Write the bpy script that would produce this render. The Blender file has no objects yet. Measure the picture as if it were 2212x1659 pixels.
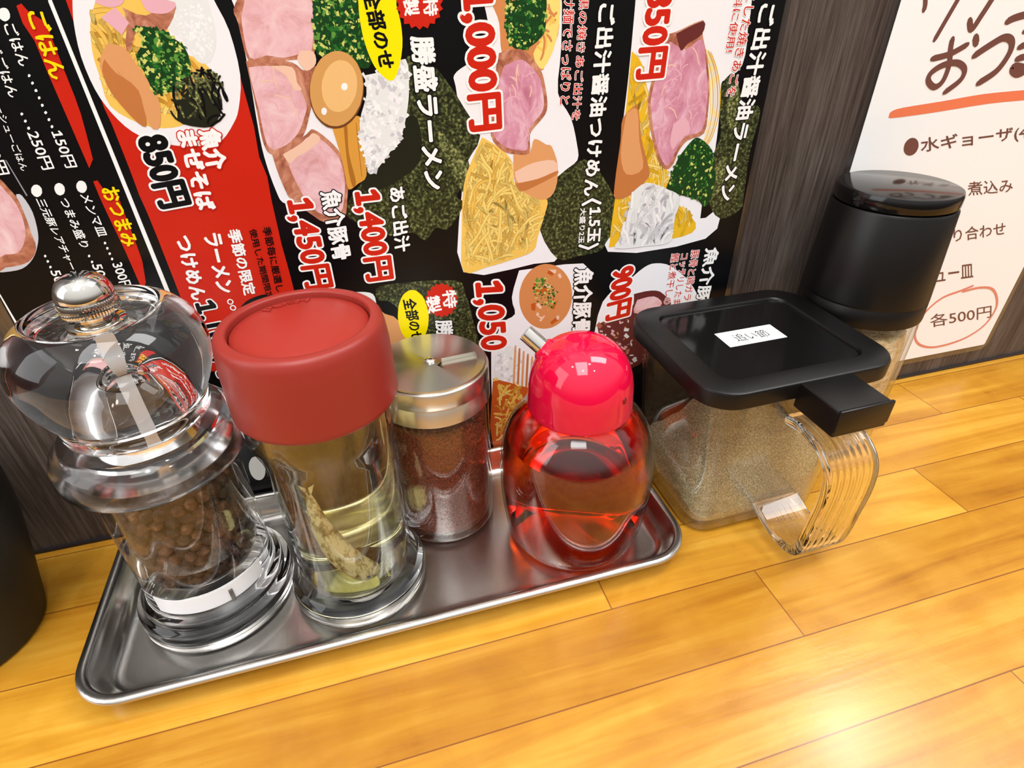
import bpy, bmesh, math, random
from mathutils import Vector, Matrix
PI = math.pi
sc = bpy.context.scene
COL = sc.collection
def lin(c):
    c /= 255.0
    return c / 12.92 if c <= .04045 else ((c + .055) / 1.055) ** 2.4
# ------------------------------------------------------------------ camera
F, YAW, PITCH, ROLL = 1255.0, math.radians(15.32), math.radians(34.10), math.radians(-1.144)
fw = Vector((math.sin(YAW) * math.cos(PITCH), math.cos(YAW) * math.cos(PITCH), -math.sin(PITCH)))
rt = fw.cross(Vector((0, 0, 1))).normalized()
up = rt.cross(fw)
rt, up = math.cos(ROLL) * rt + math.sin(ROLL) * up, -math.sin(ROLL) * rt + math.cos(ROLL) * up
cam = bpy.data.cameras.new('camera')
cam.sensor_fit = 'HORIZONTAL'; cam.sensor_width = 36.0
cam.lens = F / 2212 * 36.0
cam.clip_start = .005
co = bpy.data.objects.new('camera', cam)
M = Matrix((rt, up, -fw)).transposed().to_4x4()
M.translation = Vector((0, -.2205, .200))
co.matrix_world = M
COL.objects.link(co)
sc.camera = co
# ------------------------------------------------------------------ world, lamps, exposure
wd = bpy.data.worlds.new('world'); sc.world = wd; wd.use_nodes = True
wn = wd.node_tree.nodes; wl = wd.node_tree.links
bg = wn['Background']
tc = wn.new('ShaderNodeTexCoord'); sx = wn.new('ShaderNodeSeparateXYZ'); rp = wn.new('ShaderNodeValToRGB')
mr = wn.new('ShaderNodeMapRange'); mr.inputs[1].default_value = -1; mr.inputs[2].default_value = 1
wl.new(tc.outputs['Generated'], sx.inputs[0]); wl.new(sx.outputs['Z'], mr.inputs[0]); wl.new(mr.outputs[0], rp.inputs[0])
el = rp.color_ramp.elements
el[0].position = .38; el[0].color = (.06, .04, .03, 1)
el[1].position = 1.0; el[1].color = (1.0, .985, .965, 1)
e = el.new(.50); e.color = (.16, .135, .115, 1)
e = el.new(.62); e.color = (.60, .585, .57, 1)
wl.new(rp.outputs[0], bg.inputs[0]); bg.inputs[1].default_value = 1.15
def area(name, loc, size, power, col, look, shape='DISK', sy=None):
    l = bpy.data.lights.new(name, 'AREA'); l.shape = shape; l.size = size; l.energy = power; l.color = col
    if sy: l.size_y = sy
    o = bpy.data.objects.new(name, l); o.location = loc
    o.rotation_euler = (Vector(look) - Vector(loc)).to_track_quat('-Z', 'Y').to_euler()
    COL.objects.link(o)
    return o
WARM = (1.0, .95, .85); NEUT = (1.0, 1.0, 1.0)
area('overhead_fill', (-.15, -.60, 1.35), .55, 11.0, NEUT, (0, -.05, 0), 'RECTANGLE', .9)  # soft area light added overhead as a stand-in for ceiling bounce
area('overhead_fill', (.75, -.15, 1.30), .35, 8.0, NEUT, (.1, -.05, 0), 'RECTANGLE', .7)  # second added soft fill from overhead, to the right
area('side_window', (-1.35, -.25, .75), 1.0, 8.0, (.97, .985, 1.0), (-.05, -.05, .05), 'RECTANGLE', 1.1)
area('overhead_fill', (.25, .75, 1.45), 1.2, 6.0, NEUT, (.05, -.1, 0), 'RECTANGLE', .16)  # strip light added at the back for brighter reflections in the clear mill
for i, (x, y, z, p) in enumerate(((-.45, -.30, 1.2, 1.1), (.037, .549, 1.2, 1.5), (.878, .192, 1.2, 2.4), (.634, .681, 1.2, 1.3), (-.14, -.75, 1.25, 1.2), (.42, -.90, 1.25, 1.2), (1.05, .62, 1.2, 1.4), (-.5, .5, 1.2, 1.2), (.25, -.35, 1.2, 1.5))):
    area('spot_lamp', (x, y, z), .05, p, WARM, (x * .4, -.1, 0))
sc.view_settings.view_transform = 'Standard'
sc.view_settings.look = 'None'
sc.view_settings.exposure = 0.18
sc.view_settings.gamma = 1.0
sc.view_settings.use_curve_mapping = False
sc.cycles.max_bounces = 16
sc.cycles.transmission_bounces = 16
sc.cycles.transparent_max_bounces = 24
sc.cycles.sample_clamp_indirect = 4.0
sc.cycles.blur_glossy = .5
# ------------------------------------------------------------------ helpers
def tag(o, label=None, cat=None, group=None, kind=None):
    for k, v in (('label', label), ('category', cat), ('group', group), ('kind', kind)):
        if v: o[k] = v
    return o
def empty(name, loc=(0, 0, 0), rz=0, label=None, cat=None, group=None, kind=None):
    o = bpy.data.objects.new(name, None); o.empty_display_size = .01
    o.location = loc; o.rotation_euler = (0, 0, rz); COL.objects.link(o)
    return tag(o, label, cat, group, kind)
def obj(name, bm, mats, parent=None, smooth=40, label=None):
    me = bpy.data.meshes.new(name); bm.to_mesh(me); bm.free()
    for m in (mats if isinstance(mats, (list, tuple)) else [mats]): me.materials.append(m)
    if smooth:
        me.polygons.foreach_set('use_smooth', [True] * len(me.polygons))
        me.set_sharp_from_angle(angle=math.radians(smooth))
    o = bpy.data.objects.new(name, me); COL.objects.link(o)
    if parent: o.parent = parent
    if label: o['label'] = label
    return o
def lathe(bm, prof, n=96, closed=False, mi=0, loc=(0, 0, 0)):
    """revolve (radius, height) points; a point of radius 0 closes to a pole"""
    rings = []
    for r, z in prof:
        if r <= 1e-7: rings.append([bm.verts.new((loc[0], loc[1], loc[2] + z))])
        else: rings.append([bm.verts.new((loc[0] + r * math.cos(2 * PI * i / n), loc[1] + r * math.sin(2 * PI * i / n), loc[2] + z)) for i in range(n)])
    pairs = list(zip(rings, rings[1:])) + ([(rings[-1], rings[0])] if closed else [])
    for a, b in pairs:
        for i in range(n):
            j = (i + 1) % n
            if len(a) == 1 and len(b) == 1: break
            if len(a) == 1: f = bm.faces.new((a[0], b[j], b[i]))
            elif len(b) == 1: f = bm.faces.new((a[i], a[j], b[0]))
            else: f = bm.faces.new((a[i], a[j], b[j], b[i]))
            f.material_index = mi
    bmesh.ops.recalc_face_normals(bm, faces=bm.faces)
    return bm
def smoothprof(pts, k=4):
    """Catmull-Rom through profile points"""
    out = []
    P = [pts[0]] + list(pts) + [pts[-1]]
    for i in range(1, len(P) - 2):
        for j in range(k):
            t = j / k; a, b, c, d = P[i - 1], P[i], P[i + 1], P[i + 2]
            out.append(tuple(.5 * (2 * b[m] + (c[m] - a[m]) * t + (2 * a[m] - 5 * b[m] + 4 * c[m] - d[m]) * t * t + (3 * b[m] - a[m] - 3 * c[m] + d[m]) * t ** 3) for m in (0, 1)))
    out.append(tuple(pts[-1]))
    return [(max(0, r), z) for r, z in out]
def rrect(hx, hy, r, n=8):
    pts = []
    for cx, cy, a0 in ((hx - r, hy - r, 0), (-hx + r, hy - r, PI / 2), (-hx + r, -hy + r, PI), (hx - r, -hy + r, 1.5 * PI)):
        for i in range(n + 1):
            a = a0 + PI / 2 * i / n
            pts.append((cx + r * math.cos(a), cy + r * math.sin(a)))
    return pts
def loft(bm, rings, cap0=True, cap1=True, closed=False):
    R = [[bm.verts.new(p) for p in ring] for ring in rings]
    n = len(R[0])
    for a, b in list(zip(R, R[1:])) + ([(R[-1], R[0])] if closed else []):
        for i in range(n): bm.faces.new((a[i], a[(i + 1) % n], b[(i + 1) % n], b[i]))
    if cap0 and not closed: bm.faces.new(R[0][::-1])
    if cap1 and not closed: bm.faces.new(R[-1])
    bmesh.ops.recalc_face_normals(bm, faces=bm.faces)
    return bm
def box(bm, x0, x1, y0, y1, z0, z1, bev=0, seg=2):
    r = bmesh.ops.create_cube(bm, size=1)
    for v in r['verts']: v.co = ((x0 + x1) / 2 + v.co.x * (x1 - x0), (y0 + y1) / 2 + v.co.y * (y1 - y0), (z0 + z1) / 2 + v.co.z * (z1 - z0))
    if bev:
        es = {e for v in r['verts'] for e in v.link_edges}
        bmesh.ops.bevel(bm, geom=list(es), offset=bev, segments=seg, profile=.5, affect='EDGES')
    return bm
def tube(bm, pts, rad, n=12):
    """round bar through points, radius per point or constant"""
    V = [Vector(p) for p in pts]; rad = rad if isinstance(rad, (list, tuple)) else [rad] * len(V)
    t0 = (V[1] - V[0]).normalized(); u = t0.orthogonal().normalized(); rings = []
    for i, p in enumerate(V):
        t = (V[min(i + 1, len(V) - 1)] - V[max(i - 1, 0)]).normalized()
        u = (u - u.dot(t) * t).normalized(); v = t.cross(u)
        rings.append([p + rad[i] * (math.cos(2 * PI * k / n) * u + math.sin(2 * PI * k / n) * v) for k in range(n)])
    return loft(bm, rings)
# ------------------------------------------------------------------ materials
MATS = {}
def mat(name, rgb=None, rough=.5, metal=0, spec=.5, coat=0, trans=0, ior=1.45, dim=1.0):
    if name in MATS: return MATS[name]
    m = bpy.data.materials.new(name); m.use_nodes = True; MATS[name] = m
    b = m.node_tree.nodes['Principled BSDF']
    if rgb: b.inputs['Base Color'].default_value = (*[lin(c) * dim for c in rgb], 1)
    b.inputs['Roughness'].default_value = rough; b.inputs['Metallic'].default_value = metal
    b.inputs['Specular IOR Level'].default_value = spec; b.inputs['Coat Weight'].default_value = coat
    b.inputs['Coat Roughness'].default_value = .08
    b.inputs['Transmission Weight'].default_value = trans; b.inputs['IOR'].default_value = ior
    return m
def nt(m): return m.node_tree.nodes, m.node_tree.links, m.node_tree.nodes['Principled BSDF']
def coords(m, scale=(1, 1, 1), kind='Object'):
    n, l, b = nt(m)
    t = n.new('ShaderNodeTexCoord'); mp = n.new('ShaderNodeMapping'); mp.inputs['Scale'].default_value = scale
    l.new(t.outputs[kind], mp.inputs[0]); return mp.outputs[0]
def noise(m, vec, scale, detail=4, rough=.6, dist=0):
    n, l, b = nt(m); t = n.new('ShaderNodeTexNoise')
    t.inputs['Scale'].default_value = scale; t.inputs['Detail'].default_value = detail; t.inputs['Roughness'].default_value = rough; t.inputs['Distortion'].default_value = dist
    l.new(vec, t.inputs['Vector']); return t.outputs[0]
def ramp(m, fac, stops, interp='LINEAR'):
    n, l, b = nt(m); r = n.new('ShaderNodeValToRGB'); r.color_ramp.interpolation = interp
    E = r.color_ramp.elements
    while len(E) < len(stops): E.new(.5)
    for q, (p, c) in zip(E, stops):
        q.position = p; q.color = (*[lin(v) for v in c], 1)
    l.new(fac, r.inputs[0]); return r.outputs[0]
def bump(m, h, strength=.3, dist=.001):
    n, l, b = nt(m); k = n.new('ShaderNodeBump'); k.inputs['Strength'].default_value = strength; k.inputs['Distance'].default_value = dist
    l.new(h, k.inputs['Height']); l.new(k.outputs[0], b.inputs['Normal'])
def mottled(name, stops, scale, rough=.4, stretch=(1, 1, 1), detail=5, bmp=0, spec=.5, bscale=None, bdist=.0005, dist=0):
    if name in MATS: return MATS[name]
    m = mat(name, (128, 128, 128), rough, spec=spec); n, l, b = nt(m)
    v = coords(m, stretch); f = noise(m, v, scale, detail, .65, dist)
    l.new(ramp(m, f, stops), b.inputs['Base Color'])
    if bmp: bump(m, noise(m, v, bscale or scale, detail), bmp, bdist)
    return m
def thin_clear(name, tint=(1, 1, 1), refl=1.0, dust=None, dscale=900, dlo=.5, dhi=.62, dmax=.8, rough=.02, fade=None):
    """thin clear wall: see-through with a Fresnel reflection, optionally dusted with powder"""
    m = bpy.data.materials.new(name); m.use_nodes = True; MATS[name] = m
    n, l = m.node_tree.nodes, m.node_tree.links
    n.remove(n['Principled BSDF']); out = n['Material Output']
    tr = n.new('ShaderNodeBsdfTransparent'); tr.inputs[0].default_value = (*tint, 1)
    gl = n.new('ShaderNodeBsdfGlossy'); gl.inputs['Roughness'].default_value = rough
    fr = n.new('ShaderNodeLayerWeight'); pw = n.new('ShaderNodeMath'); pw.operation = 'POWER'; pw.inputs[1].default_value = 4.0
    mu = n.new('ShaderNodeMath'); mu.operation = 'MULTIPLY_ADD'; mu.inputs[1].default_value = .8 * refl; mu.inputs[2].default_value = .05 * refl; mu.use_clamp = True
    mx = n.new('ShaderNodeMixShader')
    l.new(fr.outputs['Facing'], pw.inputs[0]); l.new(pw.outputs[0], mu.inputs[0]); l.new(mu.outputs[0], mx.inputs[0]); l.new(tr.outputs[0], mx.inputs[1]); l.new(gl.outputs[0], mx.inputs[2])
    last = mx
    if dust:
        t = n.new('ShaderNodeTexCoord'); no = n.new('ShaderNodeTexNoise'); no.inputs['Scale'].default_value = dscale; no.inputs['Detail'].default_value = 3
        big = n.new('ShaderNodeTexNoise'); big.inputs['Scale'].default_value = 45; big.inputs['Detail'].default_value = 4
        ad = n.new('ShaderNodeMath'); ad.operation = 'MULTIPLY_ADD'; ad.inputs[1].default_value = .55
        mr2 = n.new('ShaderNodeMapRange'); mr2.inputs[1].default_value = dlo + .27; mr2.inputs[2].default_value = dhi + .27; mr2.inputs[4].default_value = dmax
        df = n.new('ShaderNodeBsdfDiffuse'); df.inputs[0].default_value = (*[lin(c) for c in dust], 1)
        m2 = n.new('ShaderNodeMixShader')
        l.new(t.outputs['Object'], no.inputs['Vector']); l.new(t.outputs['Object'], big.inputs['Vector'])
        l.new(big.outputs[0], ad.inputs[0]); l.new(no.outputs[0], ad.inputs[2]); l.new(ad.outputs[0], mr2.inputs[0])
        fac = mr2.outputs[0]
        if fade:
            sp = n.new('ShaderNodeSeparateXYZ'); l.new(t.outputs['Object'], sp.inputs[0])
            fm = n.new('ShaderNodeMapRange'); fm.inputs[1].default_value = fade[0]; fm.inputs[2].default_value = fade[1]; fm.inputs[3].default_value = 1; fm.inputs[4].default_value = fade[2]; l.new(sp.outputs['Z'], fm.inputs[0])
            mm_ = n.new('ShaderNodeMath'); mm_.operation = 'MULTIPLY'; l.new(fac, mm_.inputs[0]); l.new(fm.outputs[0], mm_.inputs[1]); fac = mm_.outputs[0]
        l.new(fac, m2.inputs[0]); l.new(mx.outputs[0], m2.inputs[1]); l.new(df.outputs[0], m2.inputs[2]); last = m2
    l.new(last.outputs[0], out.inputs[0])
    return m
def glass(name, tint=(1, 1, 1), ior=1.45, rough=0.0):
    m = bpy.data.materials.new(name); m.use_nodes = True; MATS[name] = m
    n, l = m.node_tree.nodes, m.node_tree.links
    n.remove(n['Principled BSDF'])
    g = n.new('ShaderNodeBsdfGlass'); g.inputs['Color'].default_value = (*tint, 1); g.inputs['IOR'].default_value = ior; g.inputs['Roughness'].default_value = rough
    l.new(g.outputs[0], n['Material Output'].inputs[0])
    return m
steel = mat('stainless_steel', (196, 192, 186), .22, 1)
chrome = mat('chrome', (225, 222, 216), .05, 1)
black_gloss = mat('black_gloss_plastic', (14, 13, 13), .12, spec=.5)
black_satin = mat('black_satin_plastic', (11, 9, 9), .36, spec=.4)
clear_glass = thin_clear('clear_glass', (.97, .98, .97))
acrylic = glass('clear_acrylic', (.985, .985, .985), 1.46)
# ------------------------------------------------------------------ setting: wall
wallm = mat('dark_wood_laminate', (80, 66, 60), .42, spec=.35)
n, l, b = nt(wallm)
v = coords(wallm, (1, 1, .035)); f1 = noise(wallm, v, 800, 6, .7); v2 = coords(wallm, (1, 1, .09)); f2 = noise(wallm, v2, 60, 3, .6, .8)
mx = n.new('ShaderNodeMath'); mx.operation = 'MULTIPLY_ADD'; mx.inputs[1].default_value = .55
l.new(f2, mx.inputs[0]); l.new(f1, mx.inputs[2])
l.new(ramp(wallm, mx.outputs[0], [(.52, (32, 25, 23)), (.74, (68, 58, 53)), (.98, (100, 90, 84))]), b.inputs['Base Color'])
bump(wallm, f1, .25, .0006)
bm = bmesh.new(); box(bm, -.9, 1.3, 0, .03, -.02, .46)
obj('wall_back', bm, wallm, smooth=0)['kind'] = 'structure'
# thin dark seal where wall meets the counter
bm = bmesh.new(); box(bm, -.9, 1.3, -.0012, -.0001, .0001, .0016)
o = obj('trim_1', bm, mat('dark_seal', (34, 30, 34), .5), smooth=0); o['kind'] = 'structure'
# ------------------------------------------------------------------ counter of glued wood strips
cm = mat('varnished_wood_strips', (225, 165, 80), .3, spec=.5, coat=.25)
n, l, b = nt(cm)
b.inputs['Coat Roughness'].default_value = .2
at = n.new('ShaderNodeAttribute'); at.attribute_name = 'tone'
uv = n.new('ShaderNodeUVMap'); uv.uv_map = 'grain'
mp = n.new('ShaderNodeMapping'); mp.inputs['Scale'].default_value = (2.6, 34, 1); l.new(uv.outputs[0], mp.inputs[0])
g1 = noise(cm, mp.outputs[0], 2.2, 5, .6, 1.2)
mp2 = n.new('ShaderNodeMapping'); mp2.inputs['Scale'].default_value = (16, 420, 1); l.new(uv.outputs[0], mp2.inputs[0])
g2 = noise(cm, mp2.outputs[0], 1.5, 3, .5)
mp3 = n.new('ShaderNodeMapping'); mp3.inputs['Scale'].default_value = (1, 1, 1); l.new(uv.outputs[0], mp3.inputs[0])
g3 = noise(cm, mp3.outputs[0], 38, 3, .55, .6)
s1 = n.new('ShaderNodeMath'); s1.operation = 'MULTIPLY_ADD'; s1.inputs[1].default_value = .10; l.new(g2, s1.inputs[0]); l.new(g1, s1.inputs[2])
s2 = n.new('ShaderNodeMath'); s2.operation = 'MULTIPLY_ADD'; s2.inputs[1].default_value = .35; l.new(g3, s2.inputs[0]); l.new(s1.outputs[0], s2.inputs[2])
wood = ramp(cm, s2.outputs[0], [(.42, (138, 84, 16)), (.58, (170, 113, 27)), (.74, (184, 129, 35)), (.94, (198, 149, 54))])
mt = n.new('ShaderNodeMix'); mt.data_type = 'RGBA'; mt.blend_type = 'MULTIPLY'; mt.inputs[0].default_value = 1
l.new(wood, mt.inputs[6]); l.new(at.outputs['Color'], mt.inputs[7])
ed = n.new('ShaderNodeUVMap'); ed.uv_map = 'seam'
se = n.new('ShaderNodeSeparateXYZ'); l.new(ed.outputs[0], se.inputs[0])
# 'seam' holds metres from the nearest strip edges; a hairline of dark glue
def hair(sock):
    q = n.new('ShaderNodeMapRange'); q.inputs[1].default_value = .00012; q.inputs[2].default_value = .00034; l.new(sock, q.inputs[0]); return q.outputs[0]
def edge(sock):
    k = n.new('ShaderNodeMath'); k.operation = 'PINGPONG'; k.inputs[1].default_value = .5; l.new(sock, k.inputs[0]); return k.outputs[0]
at2 = n.new('ShaderNodeAttribute'); at2.attribute_name = 'size'
s3 = n.new('ShaderNodeSeparateXYZ'); l.new(at2.outputs['Vector'], s3.inputs[0])
mn = []
for c_ in ('X', 'Y'):
    k = n.new('ShaderNodeMath'); k.operation = 'MULTIPLY'; l.new(edge(se.outputs[c_]), k.inputs[0]); l.new(s3.outputs[c_], k.inputs[1]); mn.append(hair(k.outputs[0]))
mi_ = n.new('ShaderNodeMath'); mi_.operation = 'MINIMUM'; l.new(mn[0], mi_.inputs[0]); l.new(mn[1], mi_.inputs[1])
m3 = n.new('ShaderNodeMix'); m3.data_type = 'RGBA'; l.new(mi_.outputs[0], m3.inputs[0]); m3.inputs[6].default_value = (lin(120), lin(66), lin(20), 1); l.new(mt.outputs[2], m3.inputs[7])
l.new(m3.outputs[2], b.inputs['Base Color'])
wv = noise(cm, mp2.outputs[0], .9, 2, .5)
rr = n.new('ShaderNodeMapRange'); rr.inputs[3].default_value = .2; rr.inputs[4].default_value = .36; l.new(g3, rr.inputs[0]); l.new(rr.outputs[0], b.inputs['Roughness'])
vb = n.new('ShaderNodeTexCoord'); vn = noise(cm, vb.outputs['Object'], 520, 2, .5)
ab = n.new('ShaderNodeMath'); ab.operation = 'MULTIPLY_ADD'; ab.inputs[1].default_value = .5; l.new(vn, ab.inputs[0]); l.new(wv, ab.inputs[2])
bump(cm, ab.outputs[0], .12, .0005)
rnd = random.Random(5)
bm = bmesh.new()
uvg = bm.loops.layers.uv.new('grain'); uvs = bm.loops.layers.uv.new('seam')
lt = bm.loops.layers.float_color.new('tone'); ls = bm.loops.layers.float_vector.new('size') if hasattr(bm.loops.layers, 'float_vector') else None
lsz = bm.loops.layers.float_color.new('size') if ls is None else None
ROWS = [(0, -.0047, []), (-.0047, -.0360, [.020, .30]), (-.0360, -.0668, [-.09, .355]), (-.0668, -.0975, [.0722, .248]), (-.0975, -.1283, [.1358]), (-.1283, -.1598, [-.05, .33]), (-.1598, -.191, [.1955]), (-.191, -.222, [.02]), (-.222, -.253, [.15]), (-.253, -.284, []), (-.284, -.315, []), (-.315, -.346, []), (-.346, -.377, []), (-.377, -.40, [])]
TONE = {(2, 1): (1.04, 1.04, 1.04), (3, 1): (1.12, 1.16, 1.25), (3, 2): (.92, .88, .80), (3, 0): (1.06, 1.08, 1.1), (4, 0): (.86, .80, .70), (4, 1): (.92, .88, .80), (2, 2): (1.0, .96, .88), (2, 0): (1.0, .97, .9), (5, 1): (1.0, .99, .98), (6, 0): (.98, .95, .90), (6, 1): (1.05, 1.05, 1.05)}
for ri, (y1, y0, cuts) in enumerate(ROWS):
    cuts = [-.9] + ([-.42] if -.42 not in cuts else []) + cuts + [.62, 1.3]
    # keep the named strips counted from the cut nearest the tray
    base = 1
    for ci in range(len(cuts) - 1):
        x0, x1 = cuts[ci], cuts[ci + 1]
        vs = [bm.verts.new(p) for p in ((x0, y0, 0), (x1, y0, 0), (x1, y1, 0), (x0, y1, 0))]
        f = bm.faces.new(vs)
        t = TONE.get((ri, ci - base)) or [rnd.uniform(.94, 1.04)] * 2 + [rnd.uniform(.9, 1.04)]
        ou, ov = rnd.uniform(0, 9), rnd.uniform(0, 9)
        for lp, (a, c_) in zip(f.loops, ((0, 0), (1, 0), (1, 1), (0, 1))):
            lp[uvg].uv = (ou + (x0 + a * (x1 - x0)), ov + (y0 + c_ * (y1 - y0)))
            lp[uvs].uv = (a, c_)
            lp[lt] = (t[0], t[1], t[2], 1)
            if lsz: lp[lsz] = (x1 - x0, y1 - y0, 0, 1)
            else: lp[ls] = (x1 - x0, y1 - y0, 0)
bmesh.ops.remove_doubles(bm, verts=bm.verts, dist=1e-6)
# front edge and underside of the slab
box(bm, -.9, 1.3, -.40, 0, -.03, -.0002)
o = obj('counter_top', bm, cm, smooth=0)
tag(o, 'varnished light wood counter top made of glued strips', 'counter')
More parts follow.
